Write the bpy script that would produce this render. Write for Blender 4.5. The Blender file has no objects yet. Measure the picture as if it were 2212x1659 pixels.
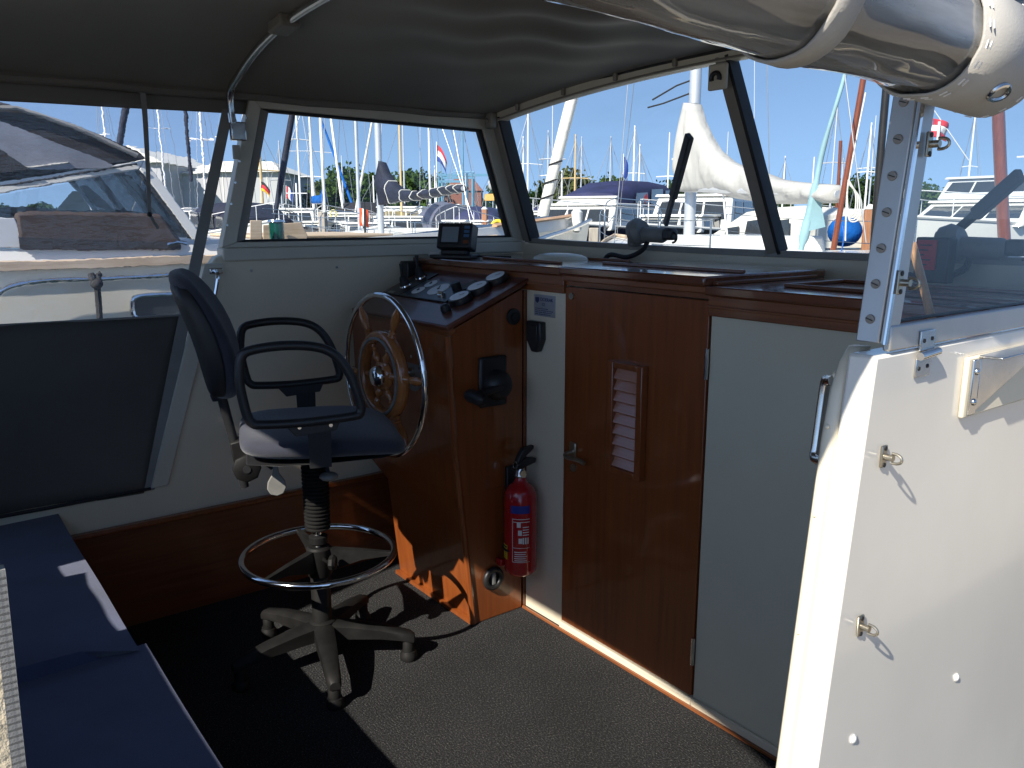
import bpy, math, random
import numpy as np
from mathutils import Vector, Matrix
R = math.radians
rng = random.Random(7)
scene = bpy.context.scene
col = scene.collection

# ------------------------------------------------------------------ camera
CW, CH, CF, HOR = 2212.0, 1659.0, 1762.0, 470.0      # calibration grid of the photograph
CX, CY = CW/2, CH/2
CAMZ = 1.35
PITCH = math.atan((CY-HOR)/CF)
YAW = math.atan((CX+260.0)/(CF/math.cos(PITCH)))       # port lies this far left of the view axis
cam_d = bpy.data.cameras.new('camera'); cam = bpy.data.objects.new('camera', cam_d); col.objects.link(cam)
cam.location = (0, 0, CAMZ); cam.rotation_euler = (R(90)-PITCH, 0, R(90)-YAW)
cam_d.sensor_width = 36; cam_d.lens = 36*CF/CW; cam_d.clip_start = 0.02; cam_d.clip_end = 3000
scene.camera = cam
# ------------------------------------------------------------------ sky, sun, exposure
SUN_EL, SUN_AZ = R(38.5), R(165)                          # azimuth clockwise from forward (+Y)
world = bpy.data.worlds.new('World'); scene.world = world; world.use_nodes = True
wn = world.node_tree.nodes; wl = world.node_tree.links; wn.clear()
sky = wn.new('ShaderNodeTexSky'); sky.sky_type = 'NISHITA'; sky.sun_disc = False
sky.sun_elevation = SUN_EL; sky.sun_rotation = SUN_AZ; sky.altitude = 0
sky.air_density = 1.0; sky.dust_density = 0.15; sky.ozone_density = 4.0
wb = wn.new('ShaderNodeBackground'); wb.inputs['Strength'].default_value = 0.11
wo = wn.new('ShaderNodeOutputWorld')
wtc = wn.new('ShaderNodeTexCoord'); wmp = wn.new('ShaderNodeMapping')      # sky lookup raised, so the pale band at the horizon is compressed
wmp.inputs['Scale'].default_value = (1, 1, .82); wmp.inputs['Location'].default_value = (0, 0, .20)
wl.new(wtc.outputs['Generated'], wmp.inputs[0]); wl.new(wmp.outputs[0], sky.inputs['Vector'])
whs = wn.new('ShaderNodeHueSaturation'); whs.inputs['Saturation'].default_value = .96; whs.inputs['Value'].default_value = .90
wl.new(sky.outputs[0], whs.inputs['Color']); wl.new(whs.outputs[0], wb.inputs[0]); wl.new(wb.outputs[0], wo.inputs[0])
sd = bpy.data.lights.new('sun', 'SUN'); sun = bpy.data.objects.new('sun', sd); col.objects.link(sun)
sd.energy = 4.5; sd.angle = R(0.53); sd.color = (1.0, 0.94, 0.84)
to_sun = Vector((math.sin(SUN_AZ)*math.cos(SUN_EL), math.cos(SUN_AZ)*math.cos(SUN_EL), math.sin(SUN_EL)))
sun.rotation_euler = to_sun.to_track_quat('Z', 'Y').to_euler(); sun.location = (0, -4, 8)
scene.view_settings.view_transform = 'Standard'; scene.view_settings.look = 'None'
scene.view_settings.exposure = 0.82; scene.view_settings.gamma = 1.0; scene.view_settings.use_curve_mapping = False
scene.render.resolution_x, scene.render.resolution_y = 1024, 768
scene.render.engine = 'CYCLES'
scene.cycles.max_bounces = 10; scene.cycles.transparent_max_bounces = 24
scene.cycles.diffuse_bounces = 5; scene.cycles.glossy_bounces = 4
scene.cycles.sample_clamp_indirect = 6.0

# ------------------------------------------------------------------ measuring helpers (photograph -> place)
_fw = Vector((-math.cos(YAW), math.sin(YAW), 0)); _rt = Vector((math.sin(YAW), math.cos(YAW), 0)); _up = Vector((0, 0, 1))
_zc = _fw*math.cos(PITCH)-_up*math.sin(PITCH); _yc = -(_up*math.cos(PITCH)+_fw*math.sin(PITCH))
CAM = Vector((0, 0, CAMZ))
def ray(u, v): return _rt*((u-CX)/CF)+_yc*((v-CY)/CF)+_zc
def onx(u, v, x): d = ray(u, v); return CAM+d*(x/d.x)
def ony(u, v, y): d = ray(u, v); return CAM+d*(y/d.y)
def onz(u, v, z): d = ray(u, v); return CAM+d*((z-CAMZ)/d.z)
def bg(u, v, D): d = ray(u, v); return CAM+d*(D/d.dot(_fw))
def bz(u, D, z): p = bg(u, HOR, D); return Vector((p.x, p.y, z))

# ------------------------------------------------------------------ materials
def _new(name):
    m = bpy.data.materials.new(name); m.use_nodes = True
    nt = m.node_tree; nt.nodes.clear()
    out = nt.nodes.new('ShaderNodeOutputMaterial')
    return m, nt, out
def _noise(nt, scale, detail=4, vec=None, rough=.55):
    n = nt.nodes.new('ShaderNodeTexNoise'); n.inputs['Scale'].default_value = scale
    n.inputs['Detail'].default_value = detail; n.inputs['Roughness'].default_value = rough
    if vec is not None: nt.links.new(vec, n.inputs['Vector'])
    return n
def _coords(nt, scale=(1, 1, 1), rot=(0, 0, 0)):
    tc = nt.nodes.new('ShaderNodeTexCoord'); mp = nt.nodes.new('ShaderNodeMapping')
    mp.inputs['Scale'].default_value = scale; mp.inputs['Rotation'].default_value = rot
    nt.links.new(tc.outputs['Object'], mp.inputs[0]); return mp.outputs[0]
def _ramp(nt, fac, stops):
    r = nt.nodes.new('ShaderNodeValToRGB'); e = r.color_ramp.elements
    e[0].position, e[0].color = stops[0][0], (*stops[0][1], 1)
    e[1].position, e[1].color = stops[-1][0], (*stops[-1][1], 1)
    for p, c in stops[1:-1]:
        x = e.new(p); x.color = (*c, 1)
    nt.links.new(fac, r.inputs[0]); return r
def _bump(nt, h, strength, dist=.01):
    b = nt.nodes.new('ShaderNodeBump'); b.inputs['Strength'].default_value = strength; b.inputs['Distance'].default_value = dist
    nt.links.new(h, b.inputs['Height']); return b
def mat(name, c, rough=.5, metal=0., var=.12, vs=6., bump=0., bs=60., coat=0., spec=.5, sc=(1, 1, 1), rvar=.08, dist=.004, sheen=0.):
    m, nt, out = _new(name)
    p = nt.nodes.new('ShaderNodeBsdfPrincipled'); nt.links.new(p.outputs[0], out.inputs[0])
    v = _coords(nt, sc); n = _noise(nt, vs, 6, v)
    lo = tuple(max(0, x*(1-var)) for x in c); hi = tuple(min(1, x*(1+var)) for x in c)
    r = _ramp(nt, n.outputs['Fac'], [(.3, lo), (.7, hi)]); nt.links.new(r.outputs[0], p.inputs['Base Color'])
    p.inputs['Metallic'].default_value = metal; p.inputs['Specular IOR Level'].default_value = spec
    p.inputs['Coat Weight'].default_value = coat; p.inputs['Coat Roughness'].default_value = .06
    if sheen: p.inputs['Sheen Weight'].default_value = sheen
    mr = nt.nodes.new('ShaderNodeMapRange'); mr.inputs['To Min'].default_value = max(.02, rough-rvar); mr.inputs['To Max'].default_value = min(1, rough+rvar)
    n3 = _noise(nt, vs*2.3, 5, v); nt.links.new(n3.outputs['Fac'], mr.inputs[0]); nt.links.new(mr.outputs[0], p.inputs['Roughness'])
    if bump:
        n2 = _noise(nt, bs, 3, v); b = _bump(nt, n2.outputs['Fac'], bump, dist); nt.links.new(b.outputs[0], p.inputs['Normal'])
    return m
def wood(name, c1, c2, grain='z', rough=.35, coat=.6, s=1., bump=.08):
    m, nt, out = _new(name)
    p = nt.nodes.new('ShaderNodeBsdfPrincipled'); nt.links.new(p.outputs[0], out.inputs[0])
    st = {'x': (1.2, 26, 26), 'y': (26, 1.2, 26), 'z': (26, 26, 1.2)}[grain]
    v = _coords(nt, tuple(a*s for a in st)); n = _noise(nt, 2.2, 8, v, .62)
    v2 = _coords(nt, (3, 3, 1.5)); n0 = _noise(nt, 1.2, 3, v2)
    ad = nt.nodes.new('ShaderNodeMath'); ad.operation = 'MULTIPLY_ADD'; ad.inputs[1].default_value = .45
    nt.links.new(n0.outputs['Fac'], ad.inputs[0]); nt.links.new(n.outputs['Fac'], ad.inputs[2])
    md = tuple((a+b)/2 for a, b in zip(c1, c2))
    r = _ramp(nt, ad.outputs[0], [(.5, c1), (.7, md), (.95, c2)]); nt.links.new(r.outputs[0], p.inputs['Base Color'])
    p.inputs['Roughness'].default_value = rough
    p.inputs['Coat Weight'].default_value = coat; p.inputs['Coat Roughness'].default_value = .08
    b = _bump(nt, n.outputs['Fac'], bump, .003); nt.links.new(b.outputs[0], p.inputs['Normal'])
    wv = _noise(nt, 7, 2, _coords(nt)); b2 = _bump(nt, wv.outputs['Fac'], .05, .02); nt.links.new(b2.outputs[0], p.inputs['Coat Normal'])
    return m
def thin_glass(name, tint=(.93, .96, .95), gl=1.0, wob=0., smear=.0, ior=1.45):
    m, nt, out = _new(name)
    t = nt.nodes.new('ShaderNodeBsdfTransparent'); t.inputs[0].default_value = (*tint, 1)
    g = nt.nodes.new('ShaderNodeBsdfGlossy'); g.inputs['Roughness'].default_value = .01
    f = nt.nodes.new('ShaderNodeFresnel'); f.inputs['IOR'].default_value = ior
    mu = nt.nodes.new('ShaderNodeMath'); mu.operation = 'MULTIPLY'; mu.inputs[1].default_value = gl
    nt.links.new(f.outputs[0], mu.inputs[0])
    x = nt.nodes.new('ShaderNodeMixShader'); nt.links.new(mu.outputs[0], x.inputs[0]); nt.links.new(t.outputs[0], x.inputs[1]); nt.links.new(g.outputs[0], x.inputs[2])
    if wob:
        n = _noise(nt, 9, 3, _coords(nt)); b = _bump(nt, n.outputs['Fac'], wob, .02)
        nt.links.new(b.outputs[0], g.inputs['Normal'])
    last = x
    if smear:                                             # wiped dust on the pane: a thin diffuse film
        d = nt.nodes.new('ShaderNodeBsdfDiffuse'); d.inputs[0].default_value = (.8, .82, .82, 1)
        n = _noise(nt, 1.7, 5, _coords(nt, (1, 1, 4), (0, .9, .3)), .6); r = _ramp(nt, n.outputs['Fac'], [(.48, (0, 0, 0)), (.8, (smear,)*3)])
        x2 = nt.nodes.new('ShaderNodeMixShader'); nt.links.new(r.outputs[0], x2.inputs[0]); nt.links.new(x.outputs[0], x2.inputs[1]); nt.links.new(d.outputs[0], x2.inputs[2]); last = x2
    nt.links.new(last.outputs[0], out.inputs[0]); return m
def vinyl_wavy(name):
    m, nt, out = _new(name)
    r = nt.nodes.new('ShaderNodeBsdfRefraction'); r.inputs['IOR'].default_value = 1.02; r.inputs['Roughness'].default_value = .0
    r.inputs['Color'].default_value = (.95, .96, .99, 1)
    g = nt.nodes.new('ShaderNodeBsdfGlossy'); g.inputs['Roughness'].default_value = .03
    n = _noise(nt, 5, 4, _coords(nt, (1, 1, 2.2))); b = _bump(nt, n.outputs['Fac'], .28, .03)
    nt.links.new(b.outputs[0], r.inputs['Normal']); nt.links.new(b.outputs[0], g.inputs['Normal'])
    x = nt.nodes.new('ShaderNodeMixShader'); x.inputs[0].default_value = .05
    nt.links.new(r.outputs[0], x.inputs[1]); nt.links.new(g.outputs[0], x.inputs[2])
    d = nt.nodes.new('ShaderNodeBsdfTranslucent'); d.inputs[0].default_value = (.8, .82, .85, 1)
    x2 = nt.nodes.new('ShaderNodeMixShader'); x2.inputs[0].default_value = .06
    nt.links.new(x.outputs[0], x2.inputs[1]); nt.links.new(d.outputs[0], x2.inputs[2])
    nt.links.new(x2.outputs[0], out.inputs[0]); return m
def carpet_mat():
    m, nt, out = _new('carpet')
    p = nt.nodes.new('ShaderNodeBsdfPrincipled'); nt.links.new(p.outputs[0], out.inputs[0])
    v = _coords(nt, (1, 1.6, 1), (0, 0, .25)); n = _noise(nt, 165, 4, v, .8)
    r = _ramp(nt, n.outputs['Fac'], [(.38, (.014, .014, .015)), (.53, (.036, .036, .038)), (.60, (.080, .080, .078)), (.72, (.33, .315, .29))])
    n2 = _noise(nt, 4, 4, _coords(nt)); mx = nt.nodes.new('ShaderNodeMix'); mx.data_type = 'RGBA'; mx.blend_type = 'MULTIPLY'; mx.inputs[0].default_value = .5
    r2 = _ramp(nt, n2.outputs['Fac'], [(.3, (.55, .55, .55)), (.7, (1, 1, 1))])
    nt.links.new(r.outputs[0], mx.inputs[6]); nt.links.new(r2.outputs[0], mx.inputs[7]); nt.links.new(mx.outputs[2], p.inputs['Base Color'])
    p.inputs['Roughness'].default_value = .95; p.inputs['Specular IOR Level'].default_value = .1
    w = nt.nodes.new('ShaderNodeTexWave'); w.inputs['Scale'].default_value = 38; w.inputs['Distortion'].default_value = 3; w.inputs['Detail'].default_value = 2; w.bands_direction = 'Y'
    nt.links.new(_coords(nt), w.inputs[0])
    ad = nt.nodes.new('ShaderNodeMath'); ad.operation = 'MULTIPLY_ADD'; ad.inputs[1].default_value = .10
    nt.links.new(w.outputs[0], ad.inputs[0]); nt.links.new(n.outputs['Fac'], ad.inputs[2])
    b = _bump(nt, ad.outputs[0], .9, .006); nt.links.new(b.outputs[0], p.inputs['Normal'])
    return m
def water_mat():
    m, nt, out = _new('water')
    p = nt.nodes.new('ShaderNodeBsdfPrincipled'); nt.links.new(p.outputs[0], out.inputs[0])
    p.inputs['Base Color'].default_value = (.012, .025, .028, 1); p.inputs['Roughness'].default_value = .08
    n = _noise(nt, 1.6, 5, _coords(nt, (1, 1, 1))); b = _bump(nt, n.outputs['Fac'], .35, .12); nt.links.new(b.outputs[0], p.inputs['Normal'])
    return m
def leaf_mat(name, c):
    m, nt, out = _new(name)
    d = nt.nodes.new('ShaderNodeBsdfDiffuse'); t = nt.nodes.new('ShaderNodeBsdfTranslucent')
    n = _noise(nt, .5, 4, _coords(nt)); r = _ramp(nt, n.outputs['Fac'], [(.3, tuple(a*.7 for a in c)), (.7, tuple(a*1.35 for a in c))])
    nt.links.new(r.outputs[0], d.inputs[0]); nt.links.new(r.outputs[0], t.inputs[0])
    x = nt.nodes.new('ShaderNodeMixShader'); x.inputs[0].default_value = .3
    nt.links.new(d.outputs[0], x.inputs[1]); nt.links.new(t.outputs[0], x.inputs[2]); nt.links.new(x.outputs[0], out.inputs[0]); return m
def brick_mat():
    m, nt, out = _new('red_brick')
    p = nt.nodes.new('ShaderNodeBsdfPrincipled'); nt.links.new(p.outputs[0], out.inputs[0])
    b = nt.nodes.new('ShaderNodeTexBrick'); b.inputs['Scale'].default_value = 2.2
    b.inputs['Color1'].default_value = (.24, .07, .045, 1); b.inputs['Color2'].default_value = (.17, .05, .035, 1); b.inputs['Mortar'].default_value = (.3, .22, .18, 1)
    nt.links.new(_coords(nt, (1, 1, 1), (R(90), 0, 0)), b.inputs[0]); nt.links.new(b.outputs[0], p.inputs['Base Color']); p.inputs['Roughness'].default_value = .85
    return m

M = {}
M['cream'] = mat('cream_gelcoat', (.72, .65, .50), .38, var=.05, vs=2.5, bump=.06, bs=350, coat=.15, dist=.001)
M['grey_panel'] = mat('grey_laminate', (.64, .61, .48), .42, var=.05, vs=3, bump=.04, bs=200, dist=.001)
M['gel'] = mat('white_gelcoat', (.74, .70, .62), .2, var=.06, vs=3.5, bump=.04, bs=7, coat=.45, dist=.006)
M['frame_paint'] = mat('frame_paint', (.60, .565, .47), .4, var=.06, vs=4, bump=.03, bs=200)
M['alu'] = mat('aluminium', (.52, .515, .50), .42, .75, var=.06, vs=14, bump=.06, bs=90, sc=(1, 1, .15), dist=.002)
M['alu_dull'] = mat('dull_aluminium', (.27, .25, .22), .42, .15, var=.12, vs=10)
M['chrome'] = mat('chrome', (.83, .83, .83), .09, 1., var=.04, vs=20, rvar=.04)
M['steel'] = mat('stainless_steel', (.62, .61, .59), .2, 1., var=.12, vs=25, rvar=.1)
M['mahog'] = wood('varnished_mahogany', (.175, .043, .0095), (.27, .073, .016), 'z')
M['mahog_x'] = wood('varnished_mahogany_across', (.14, .042, .014), (.29, .095, .030), 'x', coat=.5)
M['mahog_dark'] = wood('dark_mahogany', (.12, .034, .010), (.21, .062, .017), 'y', coat=.4)
M['mahog_top'] = wood('varnished_dash_top', (.10, .030, .013), (.20, .065, .028), 'x', rough=.2, coat=1.0)
M['lid'] = wood('varnished_lid', (.085, .022, .012), (.16, .05, .025), 'x', rough=.38, coat=.35)
M['wheelwood'] = wood('turned_teak', (.26, .085, .022), (.46, .18, .055), 'z', rough=.25, coat=.9, s=2)
M['slat'] = wood('louvre_slat_wood', (.38, .15, .09), (.52, .25, .17), 'x', rough=.25, coat=.8)
M['carpet'] = carpet_mat()
M['canvas'] = mat('dark_grey_canvas', (.165, .15, .128), .55, var=.22, vs=1.6, bump=.2, bs=420, dist=.002, sheen=.1, spec=.6)
M['canvas_side'] = mat('charcoal_side_canvas', (.10, .095, .085), .7, var=.25, vs=1.6, bump=.2, bs=420, dist=.002)
M['canvas_grey'] = mat('grey_canvas_binding', (.25, .245, .23), .7, var=.12, vs=8, bump=.2, bs=500, dist=.002)
M['canvas_lt'] = mat('light_grey_canvas', (.44, .42, .38), .55, var=.12, vs=6, bump=.2, bs=500, dist=.002)
M['canvas_cream'] = mat('cream_zip_tape', (.62, .52, .36), .8, var=.2, vs=90, bump=.4, bs=300)
M['navy_fab'] = mat('navy_upholstery', (.050, .062, .125), .85, var=.25, vs=5, bump=.5, bs=520, dist=.002, sheen=.25)
M['chair_fab'] = mat('chair_fabric', (.022, .025, .040), .88, var=.2, vs=9, bump=.5, bs=600, dist=.002, sheen=.3)
M['black'] = mat('black_plastic', (.018, .018, .019), .42, var=.25, vs=9, bump=.12, bs=260, dist=.001)
M['dusty'] = mat('dusty_black_plastic', (.0105, .010, .0098), .55, var=.45, vs=13, bump=.2, bs=240, dist=.001, rvar=.12, spec=.22)
M['gloss_black'] = mat('gloss_black', (.012, .012, .013), .34, var=.1, coat=.1)
M['rubber'] = mat('black_rubber', (.014, .014, .015), .6, var=.2)
M['grey_pl'] = mat('grey_plastic', (.20, .205, .20), .45, var=.12, vs=14, bump=.1, bs=120)
M['lever_grey'] = mat('lever_grey', (.20, .195, .18), .45, var=.15, vs=30)
M['white_pl'] = mat('white_plastic', (.72, .71, .68), .35, var=.05)
M['dial'] = mat('dial_face', (.80, .81, .82), .4, var=.04, coat=.2)
M['red'] = mat('extinguisher_red', (.40, .008, .012), .25, var=.08, coat=.6)
M['label_blue'] = mat('label_blue', (.02, .035, .25), .4)
M['label_white'] = mat('label_white', (.75, .73, .70), .45)
M['label_yellow'] = mat('label_yellow', (.75, .50, .03), .45)
M['plaque'] = mat('plaque_silver', (.42, .44, .48), .35, .4, var=.08, vs=20)
M['plaque_ink'] = mat('plaque_ink', (.035, .05, .14), .5)
M['brass'] = mat('aged_brass', (.42, .38, .30), .33, .9, var=.3, vs=30)
M['lcd'] = mat('lcd_screen', (.24, .29, .33), .2, var=.03, coat=.5)
M['lcd_btn'] = mat('blue_buttons', (.05, .14, .28), .4)
M['glass'] = thin_glass('window_glass', smear=.0)
M['ws_glass'] = thin_glass('windscreen_glass', smear=.10)
M['sb_glass'] = thin_glass('side_glass', tint=(.93, .95, .95), gl=1.3, smear=.015)
M['vinyl_flat'] = vinyl_wavy('clear_vinyl')
def milky(name):
    m, nt, out = _new(name)
    t = nt.nodes.new('ShaderNodeBsdfTransparent'); t.inputs[0].default_value = (.93, .93, .92, 1)
    d = nt.nodes.new('ShaderNodeBsdfDiffuse'); d.inputs[0].default_value = (.62, .62, .61, 1)
    n = _noise(nt, 8, 5, _coords(nt, (3, .35, 3))); r = _ramp(nt, n.outputs['Fac'], [(.38, (.04, .04, .04)), (.66, (.55, .55, .55))])
    x = nt.nodes.new('ShaderNodeMixShader'); nt.links.new(r.outputs[0], x.inputs[0]); nt.links.new(t.outputs[0], x.inputs[1]); nt.links.new(d.outputs[0], x.inputs[2])
    g = nt.nodes.new('ShaderNodeBsdfGlossy'); g.inputs['Roughness'].default_value = .025
    f = nt.nodes.new('ShaderNodeFresnel'); f.inputs['IOR'].default_value = 1.65
    b = _bump(nt, _noise(nt, 5, 3, _coords(nt, (3, .4, 3))).outputs['Fac'], .25, .01); nt.links.new(b.outputs[0], g.inputs['Normal'])
    x2 = nt.nodes.new('ShaderNodeMixShader'); nt.links.new(f.outputs[0], x2.inputs[0]); nt.links.new(x.outputs[0], x2.inputs[1]); nt.links.new(g.outputs[0], x2.inputs[2])
    nt.links.new(x2.outputs[0], out.inputs[0]); return m
M['roll_clear'] = milky('rolled_clear_vinyl')
M['roll_core'] = mat('rolled_vinyl_core', (.40, .39, .37), .3, var=.5, vs=7, bump=.35, bs=7, coat=.6, sc=(3, .3, 3), dist=.012, rvar=.05)
M['water'] = water_mat()
M['grass'] = mat('grass_bank', (.07, .10, .03), .9, var=.4, vs=.3)
M['sky_pane'] = mat('sky_tone_pane', (.26, .265, .30), .2, var=.35, vs=2.2, coat=.6)  # pale tone stands in for sky showing through clear vinyl
M['ncream'] = mat('neighbour_cream', (.80, .75, .63), .3, var=.04, vs=1.5, coat=.4)
M['hullw'] = mat('hull_white', (.78, .77, .73), .3, var=.04, vs=1.5, coat=.4)
M['hullc'] = mat('hull_cream', (.72, .66, .50), .3, var=.05, vs=1.5, coat=.4)
M['hullg'] = mat('hull_greywhite', (.58, .60, .62), .35, var=.05, vs=1.5)
M['hulln'] = mat('hull_navy', (.015, .025, .06), .25, var=.1, vs=1.5, coat=.6)
M['hullb'] = mat('hull_black', (.012, .016, .018), .25, var=.1, coat=.5)
M['hullblue'] = mat('hull_blue', (.03, .10, .24), .3, var=.1, coat=.5)
M['teak'] = wood('weathered_teak', (.40, .30, .21), (.60, .48, .36), 'y', rough=.7, coat=0)
M['teakv'] = wood('oiled_teak', (.42, .22, .10), (.60, .36, .18), 'y', rough=.5, coat=.2)
M['pile'] = wood('hardwood_pile', (.22, .085, .04), (.40, .19, .10), 'z', rough=.8, coat=0)
M['pile_grey'] = wood('grey_weathered_pile', (.28, .24, .20), (.45, .40, .34), 'z', rough=.9, coat=0)
M['spar_red'] = wood('varnished_spar', (.13, .03, .010), (.24, .065, .022), 'z', rough=.3, coat=.6, s=2)
M['spar_yel'] = wood('pale_spar', (.52, .36, .16), (.68, .50, .26), 'z', rough=.5, coat=.2)
M['spar_dark'] = mat('dark_spar', (.02, .018, .016), .35, var=.2)
M['mast_alu'] = mat('mast_aluminium', (.70, .71, .73), .35, .55, var=.06, vs=3)
M['mast_white'] = mat('mast_white', (.80, .80, .80), .4, var=.03)
M['wire'] = mat('rigging_wire', (.30, .31, .33), .4, .5)
M['rope_w'] = mat('white_rope', (.68, .67, .62), .8, var=.2, vs=40)
M['rope_k'] = mat('black_rope', (.02, .02, .022), .85, var=.4, vs=90, bump=.6, bs=160)
M['rope_b'] = mat('blue_rope', (.03, .14, .50), .7, var=.2)
M['navy_cov'] = mat('navy_sailcover', (.009, .012, .030), .75, var=.3, vs=3, bump=.5, bs=5, dist=.06)
M['navy_can'] = mat('navy_canopy', (.022, .026, .085), .7, var=.25, vs=2, bump=.3, bs=3, dist=.05)
M['blue_cov'] = mat('bright_blue_cover', (.006, .095, .36), .85, var=.25, vs=4, bump=.6, bs=6, dist=.05, spec=.2)
M['grey_cov'] = mat('pale_grey_sailcover', (.47, .46, .44), .8, var=.08, vs=2, bump=.45, bs=2.2, sc=(1.5, 1.5, .55), dist=.10)
M['white_cov'] = mat('white_tarpaulin', (.76, .73, .65), .6, var=.05, vs=2, bump=.4, bs=2, dist=.1)
M['ltblue'] = mat('pale_blue_sailcloth', (.25, .41, .46), .7, var=.22, vs=2.5, bump=.4, bs=8)
M['sailw'] = mat('white_sailcloth', (.78, .75, .68), .7, var=.06, vs=3, bump=.4, bs=10, dist=.03)
M['win'] = mat('dark_boat_glass', (.03, .035, .04), .08, var=.3, vs=1, coat=.8)
M['win_gold'] = mat('curtained_glass', (.20, .16, .07), .2, var=.4, vs=1.5, coat=.5)
M['sc_win'] = thin_glass('soft_window', tint=(.55, .58, .66), gl=1.2)
M['wglass'] = thin_glass('neighbour_glass', tint=(.90, .92, .92), gl=1.5)
M['brown_can'] = mat('brown_canvas', (.045, .028, .022), .8, var=.3, vs=3, bump=.4, bs=200)
M['dark_can'] = mat('black_brown_canvas', (.022, .018, .018), .8, var=.3, vs=3, bump=.4, bs=200)
M['orange'] = mat('orange_cloth', (.75, .09, .02), .8)
M['flag_r'] = mat('flag_red', (.55, .02, .03), .8, var=.05); M['flag_w'] = mat('flag_white', (.75, .75, .75), .8, var=.03)
M['flag_b'] = mat('flag_blue', (.02, .06, .30), .8, var=.05); M['flag_k'] = mat('flag_black', (.015, .015, .015), .8); M['flag_y'] = mat('flag_gold', (.75, .45, .02), .8)
M['yellow'] = mat('buoy_yellow', (.85, .62, .02), .5, var=.06)
M['pale_yellow'] = mat('buoy_pale_yellow', (.80, .70, .30), .5, var=.06)
M['green_lens'] = mat('green_lens', (.003, .055, .04), .12, var=.1, coat=.8)
M['shed_wall'] = mat('shed_wall', (.46, .46, .47), .7, var=.05, vs=.3)
M['shed_roof'] = mat('shed_roof', (.74, .73, .66), .6, var=.05, vs=.3)
M['brick'] = brick_mat()
M['crane'] = mat('crane_blue', (.12, .28, .42), .5, var=.1)
M['signb'] = mat('yellow_sign', (.75, .42, .10), .6)
M['bark'] = mat('bark', (.07, .055, .04), .9, var=.3)
M['leaf1'] = leaf_mat('leaves_mid', (.060, .105, .028)); M['leaf2'] = leaf_mat('leaves_dark', (.036, .070, .024)); M['leaf3'] = leaf_mat('leaves_olive', (.095, .115, .045))
M['bounce_jetty'] = wood('bounce_jetty_boards', (.30, .25, .18), (.48, .41, .32), 'x', rough=.9, coat=0)

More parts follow.
